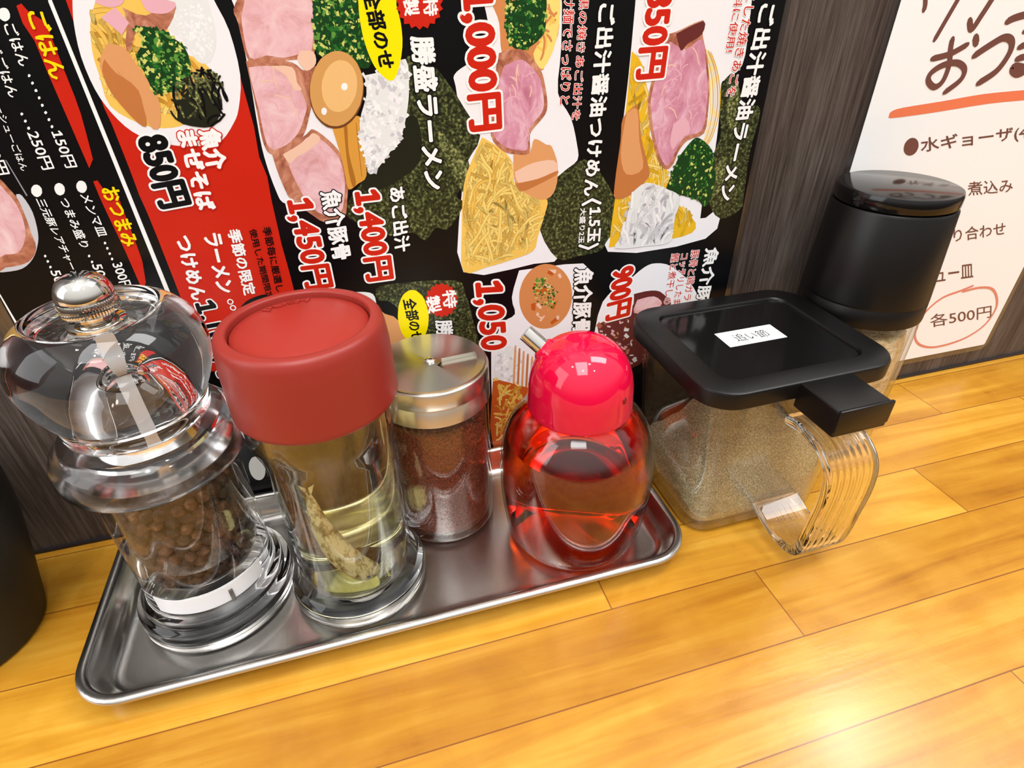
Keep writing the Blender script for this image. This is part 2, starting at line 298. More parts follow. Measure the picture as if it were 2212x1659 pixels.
# ------------------------------------------------------------------ flat printed art
POSTER_ART = [
('side_column','black column listing rice bowls and snacks with prices',[
['P','red',[-78.2,198.8,-76.8,199.3,-76.0,197.6,-72.8,194.8,-72.9,182.9,-72.9,175.7,-73.1,171.2,-73.8,165.3,-74.7,158.4,-76.7,155.8,-76.9,165.5,-77.1,173.7,-77.3,182.5,-77.3,190.4,-78.4,194.7]],
['P','red',[-77.1,151.8,-75.8,152.0,-75.0,148.6,-71.8,147.2,-72.0,129.3,-72.2,124.2,-73.7,116.4,-75.7,114.0,-75.9,121.2,-76.1,128.9,-76.8,140.0,-77.1,146.6]],
['P','white',[-68.8,203.1,-67.9,203.1,-69.2,199.9,-67.2,108.6,-68.6,106.1,-70.2,199.6]],
['P','white',[-118.0,119.2,-117.6,118.8,-117.2,102.3,-118.0,81.2,-118.7,81.3,-118.0,102.5]],
['P','pale',[-97.9,160.0,-97.6,159.9,-96.5,149.2,-96.9,149.0]],
['P','plategrey',[-99.4,149.8,-98.0,149.3,-97.3,144.0,-98.6,137.2,-100.5,133.1,-103.6,129.0,-107.8,126.2,-112.8,125.7,-114.5,126.3,-112.8,130.2,-104.8,133.2]],
['P','meatbrown',[-105.3,157.8,-101.8,155.0,-100.6,152.1,-99.5,148.0,-99.9,141.3,-100.4,137.4,-101.0,132.7,-103.9,129.0,-107.6,127.5,-112.1,127.2,-115.9,127.7]],
['P','meat',[-106.2,155.8,-102.6,153.3,-101.7,151.1,-100.6,147.0,-100.9,141.4,-102.3,136.9,-104.8,133.2,-107.2,131.5,-110.3,131.5,-113.9,132.3]],
['T','ごはん','yellow',[-76.5,197.4,-77.2,180.6,-71.6,197.8],0.03,None,0.0],
['T','おつまみ','yellow',[-76.0,149.5,-76.2,129.8,-70.7,149.9],0.03,None,0.0],
['P','white',[-80.5,197.3,-80.5,197.0,-80.6,196.7,-80.7,196.5,-80.8,196.2,-81.0,196.0,-81.2,195.8,-81.5,195.6,-81.7,195.5,-82.0,195.4,-82.2,195.3,-82.5,195.3,-82.7,195.4,-82.9,195.5,-83.0,195.6,-83.2,195.8,-83.3,196.0,-83.3,196.2,-83.3,196.5,-83.3,196.7,-83.2,197.0,-83.1,197.3,-82.9,197.5,-82.7,197.8,-82.5,198.0,-82.3,198.2,-82.0,198.3,-81.8,198.4,-81.5,198.4,-81.3,198.4,-81.1,198.4,-80.9,198.3,-80.7,198.2,-80.6,198.0,-80.5,197.8,-80.5,197.5]],
['P','white',[-79.4,150.9,-79.4,150.5,-79.5,150.2,-79.6,149.9,-79.8,149.6,-80.0,149.3,-80.2,149.1,-80.5,148.9,-80.7,148.7,-81.0,148.6,-81.3,148.6,-81.5,148.6,-81.8,148.7,-82.0,148.8,-82.1,149.0,-82.3,149.2,-82.4,149.4,-82.4,149.7,-82.4,150.1,-82.4,150.4,-82.3,150.7,-82.2,151.0,-82.0,151.3,-81.8,151.6,-81.6,151.8,-81.3,152.0,-81.1,152.2,-80.8,152.3,-80.6,152.3,-80.3,152.3,-80.1,152.3,-79.9,152.1,-79.7,152.0,-79.5,151.7,-79.4,151.5,-79.4,151.2]],
['P','white',[-85.6,150.7,-85.7,150.4,-85.8,150.0,-85.9,149.7,-86.1,149.4,-86.3,149.1,-86.5,148.9,-86.7,148.7,-87.0,148.6,-87.3,148.5,-87.5,148.4,-87.8,148.4,-88.0,148.5,-88.2,148.6,-88.4,148.8,-88.5,149.0,-88.6,149.3,-88.6,149.6,-88.6,149.9,-88.6,150.2,-88.5,150.5,-88.4,150.9,-88.2,151.2,-88.0,151.4,-87.8,151.7,-87.5,151.9,-87.3,152.0,-87.0,152.1,-86.7,152.2,-86.5,152.1,-86.3,152.1,-86.1,151.9,-85.9,151.8,-85.8,151.6,-85.7,151.3,-85.6,151.0]],
['P','white',[-91.9,150.8,-92.0,150.5,-92.1,150.2,-92.2,149.8,-92.4,149.5,-92.6,149.3,-92.9,149.0,-93.1,148.8,-93.4,148.7,-93.7,148.6,-93.9,148.5,-94.2,148.5,-94.4,148.6,-94.6,148.7,-94.8,148.9,-94.9,149.1,-95.0,149.4,-95.1,149.7,-95.1,150.0,-95.0,150.3,-94.9,150.6,-94.8,150.9,-94.6,151.2,-94.4,151.5,-94.1,151.7,-93.9,151.9,-93.6,152.1,-93.3,152.2,-93.1,152.2,-92.8,152.2,-92.6,152.2,-92.4,152.0,-92.2,151.9,-92.1,151.7,-92.0,151.4,-91.9,151.1]],
['P','white',[-111.1,108.2,-111.2,107.9,-111.3,107.5,-111.4,107.2,-111.6,106.8,-111.8,106.5,-112.1,106.3,-112.3,106.1,-112.6,105.9,-112.9,105.8,-113.1,105.8,-113.4,105.8,-113.6,105.9,-113.8,106.1,-113.9,106.3,-114.0,106.5,-114.1,106.8,-114.1,107.1,-114.1,107.5,-114.0,107.8,-113.9,108.2,-113.8,108.5,-113.6,108.8,-113.4,109.1,-113.1,109.4,-112.9,109.6,-112.6,109.7,-112.4,109.8,-112.1,109.9,-111.9,109.9,-111.6,109.8,-111.5,109.6,-111.3,109.4,-111.2,109.2,-111.1,108.9,-111.1,108.6]],
['P','white',[-105.7,108.6,-105.7,108.3,-105.8,107.9,-106.0,107.6,-106.2,107.2,-106.4,107.0,-106.6,106.7,-106.9,106.5,-107.1,106.3,-107.4,106.2,-107.7,106.2,-107.9,106.2,-108.1,106.3,-108.3,106.5,-108.5,106.7,-108.6,106.9,-108.7,107.2,-108.7,107.5,-108.7,107.9,-108.6,108.2,-108.5,108.6,-108.4,108.9,-108.2,109.2,-108.0,109.5,-107.7,109.8,-107.5,110.0,-107.2,110.2,-106.9,110.3,-106.7,110.3,-106.4,110.3,-106.2,110.2,-106.0,110.0,-105.9,109.8,-105.8,109.6,-105.7,109.3,-105.6,109.0]],
['T','ごはん','white',[-83.2,194.6,-83.5,184.3,-80.1,195.0],0.02,None,0.0],
['P','white',[-81.8,182.0,-82.0,181.8,-82.2,181.7,-82.4,181.6,-82.5,181.7,-82.6,181.8,-82.5,182.0,-82.4,182.2,-82.2,182.4,-82.0,182.4,-81.9,182.3,-81.8,182.2]],
['P','white',[-81.8,180.1,-81.9,179.9,-82.1,179.8,-82.3,179.7,-82.5,179.8,-82.5,179.9,-82.5,180.1,-82.4,180.3,-82.2,180.4,-82.0,180.5,-81.8,180.4,-81.8,180.3]],
['P','white',[-81.7,178.1,-81.8,177.9,-82.0,177.8,-82.2,177.8,-82.4,177.8,-82.5,178.0,-82.4,178.2,-82.3,178.4,-82.1,178.5,-81.9,178.6,-81.8,178.5,-81.7,178.3]],
['P','white',[-81.7,176.2,-81.8,176.0,-82.0,175.9,-82.2,175.8,-82.4,175.9,-82.4,176.0,-82.4,176.2,-82.3,176.4,-82.1,176.6,-81.9,176.6,-81.7,176.6,-81.7,176.4]],
['P','white',[-81.7,174.2,-81.8,174.0,-82.0,173.9,-82.2,173.8,-82.4,173.9,-82.4,174.1,-82.4,174.3,-82.3,174.5,-82.1,174.6,-81.9,174.6,-81.7,174.6,-81.7,174.4]],
['P','white',[-81.6,172.2,-81.8,172.0,-82.0,171.9,-82.2,171.8,-82.3,171.9,-82.4,172.1,-82.4,172.3,-82.2,172.5,-82.0,172.6,-81.8,172.7,-81.7,172.6,-81.6,172.4]],
['P','white',[-81.6,170.3,-81.7,170.1,-81.9,169.9,-82.1,169.9,-82.3,170.0,-82.3,170.1,-82.3,170.3,-82.2,170.5,-82.0,170.7,-81.8,170.7,-81.6,170.7,-81.5,170.5]],
['P','white',[-81.6,168.3,-81.7,168.1,-81.9,168.0,-82.1,167.9,-82.2,168.0,-82.3,168.2,-82.3,168.4,-82.1,168.6,-82.0,168.7,-81.7,168.8,-81.6,168.7,-81.5,168.5]],
['T','150円','white',[-83.0,167.1,-83.0,156.4,-79.6,167.2],0.02,None,0.0],
['T','ネギごはん','white',[-88.8,194.3,-89.5,176.6,-85.8,194.5],0.02,None,0.0],
['P','white',[-87.8,172.2,-88.0,172.0,-88.2,171.9,-88.4,171.8,-88.5,171.9,-88.6,172.1,-88.5,172.3,-88.4,172.5,-88.2,172.6,-88.0,172.6,-87.9,172.6,-87.8,172.4]],
['P','white',[-87.7,170.3,-87.9,170.1,-88.1,169.9,-88.3,169.9,-88.4,170.0,-88.5,170.1,-88.5,170.3,-88.3,170.5,-88.1,170.7,-87.9,170.7,-87.8,170.7,-87.7,170.5]],
['P','white',[-87.7,168.3,-87.8,168.1,-88.0,168.0,-88.2,167.9,-88.4,168.0,-88.5,168.2,-88.4,168.4,-88.3,168.6,-88.1,168.7,-87.9,168.8,-87.7,168.7,-87.7,168.5]],
['T','250円','white',[-89.3,167.2,-89.4,156.3,-85.8,167.5],0.02,None,0.0],
['T','チャーシューごはん','white',[-93.8,180.4,-95.1,156.5,-91.6,180.5],0.015,None,0.0],
['T','300円','white',[-101.1,167.3,-101.5,155.8,-97.8,167.5],0.02,None,0.0],
['T','メンマ皿','white',[-82.3,148.2,-82.1,134.2,-79.4,148.2],0.02,None,0.0],
['P','white',[-80.6,131.9,-80.7,131.6,-80.9,131.5,-81.1,131.5,-81.3,131.5,-81.4,131.7,-81.3,131.9,-81.2,132.2,-81.0,132.3,-80.8,132.4,-80.7,132.3,-80.6,132.1]],
['P','white',[-80.6,130.0,-80.7,129.8,-80.9,129.6,-81.1,129.6,-81.3,129.7,-81.3,129.9,-81.3,130.1,-81.2,130.3,-81.0,130.5,-80.8,130.5,-80.6,130.4,-80.5,130.2]],
['P','white',[-80.5,128.1,-80.7,127.9,-80.9,127.7,-81.1,127.7,-81.2,127.8,-81.3,128.0,-81.3,128.2,-81.1,128.4,-80.9,128.6,-80.7,128.6,-80.6,128.5,-80.5,128.4]],
['P','white',[-80.5,126.2,-80.6,126.0,-80.8,125.8,-81.0,125.8,-81.2,125.9,-81.3,126.1,-81.2,126.3,-81.1,126.5,-80.9,126.7,-80.7,126.7,-80.5,126.6,-80.5,126.5]],
['T','300円','white',[-81.8,124.6,-82.0,114.2,-78.1,125.0],0.02,None,0.0],
['T','つまみ盛り','white',[-88.6,147.5,-88.6,131.2,-85.6,147.5],0.02,None,0.0],
['P','white',[-86.8,128.1,-87.0,127.8,-87.2,127.7,-87.4,127.7,-87.5,127.7,-87.6,127.9,-87.5,128.1,-87.4,128.4,-87.2,128.5,-87.0,128.6,-86.9,128.5,-86.8,128.3]],
['P','white',[-86.7,125.9,-86.9,125.7,-87.1,125.6,-87.3,125.5,-87.4,125.6,-87.5,125.8,-87.4,126.0,-87.3,126.3,-87.1,126.4,-86.9,126.4,-86.8,126.4,-86.7,126.2]],
['T','500円','white',[-87.9,125.1,-88.1,113.5,-84.3,125.1],0.02,None,0.0],
['T','三元豚レアチャーシュー','white',[-94.9,148.1,-94.8,115.2,-92.2,147.8],0.02,None,0.0],
['P','white',[-99.2,129.6,-99.4,129.4,-99.6,129.2,-99.8,129.2,-99.9,129.3,-100.0,129.5,-99.9,129.7,-99.8,129.9,-99.6,130.1,-99.4,130.1,-99.3,130.0,-99.2,129.8]],
['P','white',[-99.2,127.7,-99.4,127.5,-99.6,127.4,-99.8,127.3,-99.9,127.4,-100.0,127.6,-99.9,127.8,-99.8,128.1,-99.6,128.2,-99.4,128.2,-99.3,128.2,-99.2,128.0]],
['P','white',[-99.3,125.8,-99.4,125.5,-99.6,125.4,-99.8,125.3,-100.0,125.4,-100.0,125.6,-100.0,125.8,-99.8,126.1,-99.6,126.2,-99.4,126.2,-99.3,126.2,-99.2,126.0]],
['T','500円','white',[-100.6,124.5,-101.1,112.9,-97.1,124.6],0.02,None,0.0]]),
('red_panel','red panel with a plate of mixed noodles and seasonal offers',[
['P','red',[-65.1,203.1,-65.8,199.9,-66.3,172.5,-65.9,168.1,-65.6,154.9,-65.6,146.3,-65.2,140.7,-64.9,131.7,-64.5,107.8,-63.9,85.5,-64.3,77.0,-45.8,75.6,-27.0,78.8,-25.5,104.3,-25.6,115.0,-25.9,124.6,-25.6,140.9,-25.1,148.7,-26.1,155.3,-25.4,164.8,-25.8,177.6,-25.9,191.8,-27.8,199.2,-27.9,202.5]],
['P','black',[-47.5,99.3,-45.8,102.5,-41.7,105.3,-35.6,106.3,-36.1,102.5,-41.2,100.8,-45.3,99.4,-48.0,97.3]],
['P','plate',[-63.0,203.0,-64.2,199.8,-66.0,194.3,-67.3,186.3,-66.9,177.7,-64.8,171.1,-61.0,165.5,-55.2,162.1,-47.6,160.2,-40.7,160.1,-36.0,161.3,-31.3,166.0,-28.6,170.3,-25.7,179.5,-25.7,191.4,-27.8,199.2,-27.9,202.5]],
['P','noodle',[-57.7,201.4,-58.8,199.2,-61.9,194.2,-64.0,187.0,-64.4,181.0,-64.5,173.0,-58.2,167.7,-52.0,165.9,-44.9,166.8,-38.4,171.5,-33.3,179.5,-36.3,184.4,-41.8,187.7,-43.7,201.1]],
['N',['noodle2','noodle','noodle3'],90,2.2,[-59.5,198.9,-61.9,194.2,-64.0,187.0,-64.9,176.3,-59.7,172.7,-52.0,165.9,-38.4,171.5,-33.3,179.5,-41.8,187.7,-49.2,193.9,-54.3,196.9],1,None,9],
['P','rice',[-40.7,201.1,-40.5,196.0,-42.2,192.5,-39.2,189.7,-36.8,183.8,-33.2,183.7,-29.9,189.4,-29.4,196.9,-30.8,200.9]],
['K',['white','plate','rice'],160,1.3,[-39.7,196.5,-40.5,191.9,-36.3,184.4,-33.0,184.3,-29.7,193.4,-32.2,198.1],2],
['P','meatbrown',[-52.4,197.9,-47.0,195.8,-38.3,198.8,-41.7,193.1,-47.4,190.0,-50.5,192.2,-53.9,187.5,-54.9,188.2,-52.3,194.8]],
['P','ham',[-58.8,199.2,-57.1,200.8,-51.1,200.7,-52.5,198.5,-56.0,198.0]],
['P','ham',[-54.2,198.0,-58.6,195.6,-54.8,191.3,-51.9,194.2]],
['P','ham',[-47.0,200.6,-38.3,198.8,-41.0,196.3,-45.3,196.4,-46.7,197.8]],
['P','menma',[-59.5,189.2,-55.6,188.2,-53.5,183.3,-53.5,181.4,-61.8,176.1,-63.4,183.7]],
['P','menma2',[-61.5,185.4,-59.8,181.7,-55.6,177.1,-56.2,167.5,-58.7,168.0,-62.9,176.5,-63.2,182.4]],
['P','menma',[-56.2,187.3,-50.7,176.2,-52.8,166.6,-55.7,167.1,-55.6,177.1,-59.1,183.5]],
['P','menma2',[-59.2,182.3,-58.7,181.0,-55.4,176.7,-56.2,170.6,-57.8,170.7,-57.8,177.2]],
['P','green3',[-50.4,193.3,-47.7,193.0,-43.8,191.4,-39.2,187.6,-39.5,181.4,-43.2,176.8,-50.7,176.2,-52.3,182.0,-53.0,185.7,-49.8,189.5]],
['K',['green','green2','green3','green4','lime'],330,1.5,[-51.1,193.1,-47.5,193.5,-43.1,191.7,-38.7,188.2,-39.2,181.4,-43.0,176.4,-51.3,175.2,-52.8,181.7,-53.8,185.1,-50.1,189.5],3],
['P','norid',[-43.9,174.5,-38.1,178.1,-33.5,176.6,-33.2,171.2,-37.2,166.0,-41.8,165.6,-47.3,168.0]],
['N',['norid','nori2','black'],70,1.3,[-44.7,178.5,-36.2,182.5,-31.2,181.0,-31.1,172.8,-33.9,166.4,-42.0,164.9,-49.6,168.1,-47.8,173.7],4,None,11],
['T','850円','black',[-61.5,163.8,-61.2,140.9,-51.0,164.8],0.05,'white',0.055],
['T','魚介','white',[-42.5,164.7,-43.3,152.1,-35.6,165.3],0.05,'red',0.05],
['T','まぜそば','white',[-48.8,164.8,-49.8,139.3,-42.8,165.1],0.05,'red',0.05],
['T','季節の限定','white',[-42.7,132.0,-43.4,106.9,-38.1,132.2],0.035,None,0.0],
['T','ラーメン','white',[-50.6,131.4,-52.1,108.8,-44.8,131.6],0.04,None,0.0],
['T','つけめん','white',[-59.8,131.6,-61.4,107.3,-54.4,131.8],0.045,None,0.0],
['T','○○○○','white',[-49.9,106.2,-48.8,96.2,-47.7,106.6],0.05,None,0.0],
['T','1,100円','black',[-61.8,106.6,-62.2,73.3,-53.0,107.2],0.04,'white',0.055],
['T','季節毎に厳選した','black',[-31.0,131.7,-32.1,103.0,-28.0,131.9],0.02,None,0.0],
['T','使用した期間限定','black',[-35.5,131.4,-36.0,103.9,-32.9,131.8],0.02,None,0.0],
['P','white',[-55.9,24.8,-56.0,23.6,-56.2,22.4,-56.5,21.3,-56.9,20.2,-57.3,19.3,-57.8,18.6,-58.4,18.0,-59.0,17.6,-59.6,17.5,-60.2,17.5,-60.7,17.8,-61.2,18.2,-61.7,18.9,-62.0,19.7,-62.3,20.7,-62.5,21.8,-62.5,22.9,-62.5,24.1,-62.4,25.3,-62.2,26.5,-61.9,27.6,-61.5,28.6,-61.0,29.4,-60.5,30.2,-60.0,30.7,-59.4,31.1,-58.8,31.2,-58.3,31.2,-57.7,31.0,-57.2,30.5,-56.8,29.9,-56.4,29.1,-56.1,28.2,-56.0,27.1,-55.9,26.0]]]),
('large_ramen_picture','large picture of pork slices, egg, leeks and seaweed',[
['P','plate',[-23.3,200.8,0.5,200.4,-3.6,179.8,0.5,162.1,1.8,146.5,-11.9,138.7,-17.6,138.4,-22.1,139.7,-23.4,143.9,-24.4,152.6,-24.4,161.9,-22.9,182.0,-22.5,195.2]],
['P','nori',[36.5,178.4,40.8,172.5,44.5,166.5,49.9,156.2,45.1,148.5,46.3,144.6,39.9,136.3,42.5,133.2,39.2,127.5,34.9,123.5,30.8,124.7,26.4,120.2,21.7,123.9,13.2,123.6,-0.8,131.9,-0.8,136.6,4.7,142.9,10.0,150.5,15.8,157.8,22.5,172.0,26.9,182.8]],
['P','nori2',[34.2,160.6,40.4,153.5,46.4,144.7,42.8,136.8,39.6,143.2,35.9,151.8]],
['P','norid',[23.8,164.3,27.9,164.0,28.3,152.4,22.5,145.5,8.2,140.1,6.6,146.0,17.1,153.2]],
['P','meatbrown',[-20.1,200.7,0.5,200.4,-2.1,185.4,-4.7,183.5,-11.9,183.0,-17.0,183.7,-22.3,183.1,-22.7,193.2,-23.1,196.7]],
['P','meat',[-18.5,200.7,-0.8,200.4,-2.7,186.3,-5.0,185.1,-11.7,183.8,-16.7,184.6,-21.7,184.2,-21.7,193.1,-20.5,196.7]],
['P','meatbrown',[-23.1,183.3,-16.9,183.8,-9.5,182.4,-6.5,180.0,-2.6,181.1,-5.0,173.1,-7.2,167.6,-10.9,160.6,-16.6,156.9,-22.2,155.8,-23.8,160.0,-23.4,168.9,-23.2,177.4]],
['P','meat',[-22.7,181.6,-17.4,181.8,-11.4,180.2,-9.5,176.1,-7.7,170.5,-9.3,166.3,-12.2,161.8,-16.7,158.4,-21.5,157.3,-22.9,160.7,-22.7,168.9,-22.9,176.7]],
['N',['ham','fat','ham'],16,0.8,[-22.6,182.0,-17.4,181.8,-11.4,180.2,-9.5,176.1,-7.7,170.5,-9.3,166.3,-12.2,161.8,-16.7,158.4,-21.5,157.3,-22.9,160.7,-22.7,168.9,-22.9,176.7],77,None,7],
['P','fat',[-16.4,181.7,-9.8,181.1,-9.3,176.8,-8.3,174.7,-10.5,174.8,-12.4,178.9]],
['P','fat',[-6.0,185.5,-2.6,185.1,-2.5,181.8,-5.8,179.9,-7.9,183.3]],
['P','meatbrown',[-22.0,157.3,-18.3,156.3,-9.6,161.3,-7.1,162.6,-2.8,158.9,0.6,153.7,1.4,146.5,-0.2,138.4,-2.4,132.2,-9.2,131.1,-14.5,135.6,-19.0,139.4,-21.2,148.4]],
['P','meat',[-17.5,154.7,-13.6,157.1,-8.2,160.8,-3.4,157.4,-0.4,152.6,0.2,145.8,-1.2,138.9,-3.2,134.4,-8.8,133.7,-13.6,138.0,-15.1,142.3,-16.9,148.9]],
['P','fat',[-18.5,155.5,-13.4,157.8,-9.9,159.8,-7.3,161.5,-5.5,159.1,-10.8,155.7,-14.1,154.4,-16.9,152.4]],
['P','green3',[0.2,200.4,13.7,200.2,13.2,192.2,14.8,181.1,10.5,180.2,6.8,184.7,0.0,183.7,-1.9,186.3]],
['K',['green','green2','green3','green4','lime','green2'],420,1.7,[0.1,199.8,13.6,199.6,13.2,192.2,14.4,181.1,10.6,180.6,6.8,184.7,0.0,183.7,-1.9,186.3],5],
['P','menma3',[-1.1,163.6,4.2,165.1,9.2,165.2,8.5,155.8,7.9,146.3,4.6,143.8,1.0,142.0,0.6,146.6,0.4,152.5]],
['L','menma4',0.24,[7.1,163.8,6.6,154.0,6.2,146.1]],
['P','menma4',[2.9,163.7,4.1,163.7,3.1,154.3,3.9,144.6,2.4,143.1,2.0,151.2]],
['P','shade',[11.1,173.0,10.7,171.5,10.1,170.1,9.4,168.7,8.6,167.4,7.7,166.2,6.6,165.1,5.5,164.2,4.4,163.5,3.2,162.9,1.9,162.5,0.7,162.4,-0.4,162.4,-1.5,162.7,-2.6,163.1,-3.5,163.8,-4.3,164.6,-5.0,165.6,-5.6,166.7,-6.0,167.9,-6.3,169.2,-6.4,170.6,-6.3,172.0,-6.2,173.5,-5.8,175.0,-5.3,176.4,-4.7,177.8,-4.0,179.1,-3.2,180.3,-2.3,181.4,-1.3,182.4,-0.2,183.2,0.9,183.9,2.0,184.4,3.1,184.7,4.3,184.9,5.4,184.9,6.4,184.7,7.4,184.3,8.3,183.7,9.2,183.0,9.9,182.1,10.5,181.1,11.0,180.0,11.3,178.7,11.5,177.4,11.5,175.9,11.4,174.5]],
['P','egg',[10.9,173.4,10.5,172.0,9.9,170.6,9.3,169.2,8.4,168.0,7.5,166.8,6.5,165.8,5.4,164.9,4.3,164.2,3.1,163.6,2.0,163.3,0.8,163.1,-0.3,163.2,-1.4,163.4,-2.4,163.9,-3.3,164.5,-4.1,165.3,-4.8,166.2,-5.4,167.3,-5.8,168.5,-6.0,169.8,-6.1,171.1,-6.1,172.5,-5.9,173.9,-5.6,175.3,-5.1,176.7,-4.5,178.1,-3.8,179.3,-3.0,180.5,-2.1,181.6,-1.2,182.6,-0.2,183.4,0.9,184.0,2.0,184.5,3.1,184.9,4.2,185.0,5.3,185.0,6.3,184.8,7.3,184.4,8.2,183.9,9.0,183.2,9.7,182.3,10.3,181.4,10.7,180.2,11.1,179.0,11.3,177.7,11.3,176.3,11.2,174.9]],
['P','egg2',[9.1,174.3,8.7,173.1,8.2,172.0,7.5,170.9,6.8,170.0,6.0,169.1,5.1,168.4,4.1,167.9,3.2,167.6,2.3,167.4,1.4,167.5,0.5,167.7,-0.2,168.1,-0.9,168.7,-1.4,169.5,-1.8,170.4,-2.1,171.3,-2.2,172.4,-2.2,173.6,-2.1,174.7,-1.8,175.9,-1.4,177.1,-0.8,178.1,-0.2,179.2,0.6,180.1,1.4,180.9,2.2,181.5,3.1,182.0,4.0,182.3,4.9,182.5,5.8,182.4,6.6,182.2,7.3,181.9,8.0,181.3,8.6,180.6,9.0,179.8,9.3,178.8,9.5,177.8,9.5,176.7,9.4,175.5]],
['P','white',[6.2,174.8,6.1,174.6,6.1,174.4,6.0,174.3,5.8,174.1,5.7,174.0,5.5,173.9,5.3,173.8,5.1,173.8,5.0,173.8,4.8,173.8,4.6,173.9,4.5,173.9,4.3,174.1,4.2,174.2,4.2,174.4,4.1,174.5,4.1,174.7,4.1,174.9,4.2,175.1,4.3,175.3,4.4,175.4,4.5,175.6,4.6,175.7,4.8,175.8,5.0,175.9,5.2,175.9,5.3,175.9,5.5,175.9,5.7,175.9,5.8,175.8,6.0,175.7,6.1,175.5,6.1,175.4,6.2,175.2,6.2,175.0]],
['P','plate',[-1.7,167.8,-1.8,167.6,-1.9,167.5,-2.0,167.3,-2.1,167.1,-2.2,167.0,-2.4,166.9,-2.5,166.8,-2.7,166.8,-2.8,166.8,-3.0,166.8,-3.1,166.9,-3.2,166.9,-3.3,167.1,-3.4,167.2,-3.5,167.4,-3.5,167.6,-3.5,167.7,-3.5,167.9,-3.4,168.1,-3.4,168.3,-3.3,168.5,-3.2,168.6,-3.0,168.8,-2.9,168.9,-2.7,169.0,-2.6,169.0,-2.4,169.0,-2.2,169.0,-2.1,168.9,-2.0,168.8,-1.9,168.7,-1.8,168.6,-1.7,168.4,-1.7,168.2,-1.7,168.0]],
['P','rice',[12.0,177.8,18.6,178.9,26.0,182.0,26.2,173.6,24.3,165.0,20.9,156.8,17.2,153.6,13.3,149.5,9.2,146.6,8.2,153.9,8.2,163.4,11.9,172.2]],
['K',['white','plate','rice','plategrey'],240,2.2,[11.6,177.8,18.7,179.2,26.4,182.0,26.6,173.6,24.7,165.0,21.3,156.8,17.5,153.2,13.7,149.1,9.1,146.2,7.4,153.9,7.8,163.4,11.9,172.2],6],
['P','lemon',[13.4,203.1,13.4,198.4,13.1,194.7,13.3,189.1,14.5,183.3,16.5,179.0,20.2,175.8,23.0,178.3,25.4,185.5,25.7,191.9,24.9,196.9,24.7,202.9]],
['P','red',[38.8,196.6,39.6,195.5,38.2,194.7,38.5,193.3,36.9,192.9,36.6,191.5,35.0,191.7,34.2,190.3,32.7,191.0,31.5,190.0,30.4,191.1,28.9,190.5,28.4,191.8,26.7,191.7,26.8,193.2,25.3,193.6,25.9,195.0,24.7,195.8,25.7,196.9,25.0,198.1,26.4,198.8,26.1,200.2,27.7,200.5,28.0,201.9,29.5,201.7,30.3,203.0,31.7,202.3,32.9,203.3,33.9,202.3,35.4,202.9,35.9,201.6,37.6,201.7,37.6,200.3,39.1,200.0,38.5,198.6,39.8,197.8]],
['T','全部のせ','black',[14.5,201.1,17.0,179.3,20.2,201.5],0.035,None,0.0],
['T','特','white',[33.4,198.7,33.2,193.6,38.2,198.9],0.03,None,0.0],
['T','製','white',[27.0,198.8,27.0,193.8,32.1,199.0],0.03,None,0.0],
['T','勝盛ラーメン','white',[28.0,188.3,27.8,139.1,36.2,188.3],0.04,'black',0.05],
['T','あご出汁','white',[14.9,141.2,14.2,116.5,21.0,141.8],0.035,'black',0.045],
['T','1,400円','red',[1.3,141.3,1.1,106.0,12.7,141.4],0.04,'white',0.055],
['T','魚介豚骨','white',[-9.2,142.1,-9.3,116.2,-1.8,142.7],0.035,'black',0.05],
['T','1,450円','red',[-22.1,140.6,-21.8,105.9,-11.0,140.6],0.04,'white',0.055]]),
('small_special_picture','small picture of topped ramen with red and yellow badges',[
['P','nori',[4.7,102.5,10.2,104.0,36.6,102.1,40.7,95.3,43.0,83.8,44.3,65.9,23.7,69.6,11.6,94.3,5.0,97.8]],
['P','rice',[-9.6,99.2,-5.5,102.2,-0.9,102.3,3.4,100.7,4.1,96.1,3.6,90.9,-0.5,93.7]],
['P','menma',[4.2,95.1,6.7,91.5,11.8,87.5,15.8,71.1,7.7,70.2,5.9,86.3,2.9,88.9]],
['P','lemon',[24.5,87.9,24.3,85.8,23.9,83.7,23.4,81.8,22.7,80.0,21.8,78.5,20.8,77.3,19.8,76.5,18.6,76.0,17.5,75.9,16.4,76.2,15.3,76.9,14.4,77.9,13.5,79.3,12.8,80.9,12.3,82.7,12.0,84.7,11.8,86.8,11.8,88.9,12.1,91.0,12.5,93.0,13.0,94.8,13.8,96.5,14.6,97.9,15.5,99.0,16.6,99.7,17.6,100.2,18.7,100.3,19.8,100.1,20.8,99.5,21.7,98.5,22.6,97.3,23.3,95.8,23.8,94.1,24.2,92.1,24.5,90.1]],
['P','red',[36.6,93.1,37.3,91.6,36.0,90.8,36.3,89.1,34.8,88.9,34.6,87.1,33.1,87.5,32.3,86.0,31.0,87.0,29.8,85.9,28.9,87.3,27.5,86.8,27.0,88.5,25.5,88.5,25.5,90.3,24.1,90.9,24.7,92.5,23.6,93.7,24.6,94.9,23.9,96.4,25.2,97.2,24.9,98.8,26.4,99.0,26.7,100.7,28.1,100.3,28.8,101.7,30.1,100.8,31.2,101.8,32.1,100.5,33.5,101.0,34.0,99.5,35.5,99.4,35.5,97.7,36.9,97.1,36.4,95.5,37.5,94.4]],
['T','全部のせ','black',[14.5,96.8,16.0,76.6,20.0,96.6],0.03,None,0.0],
['T','特','white',[30.9,98.2,31.0,89.9,36.9,98.1],0.03,None,0.0],
['T','製','white',[23.8,96.3,24.4,88.5,29.8,96.7],0.03,None,0.0],
['T','勝盛','white',[26.8,85.1,26.6,69.6,34.5,84.5],0.03,'black',0.05],
['T','1,050','red',[43.1,100.4,44.4,66.6,57.1,99.3],0.04,'white',0.055]]),
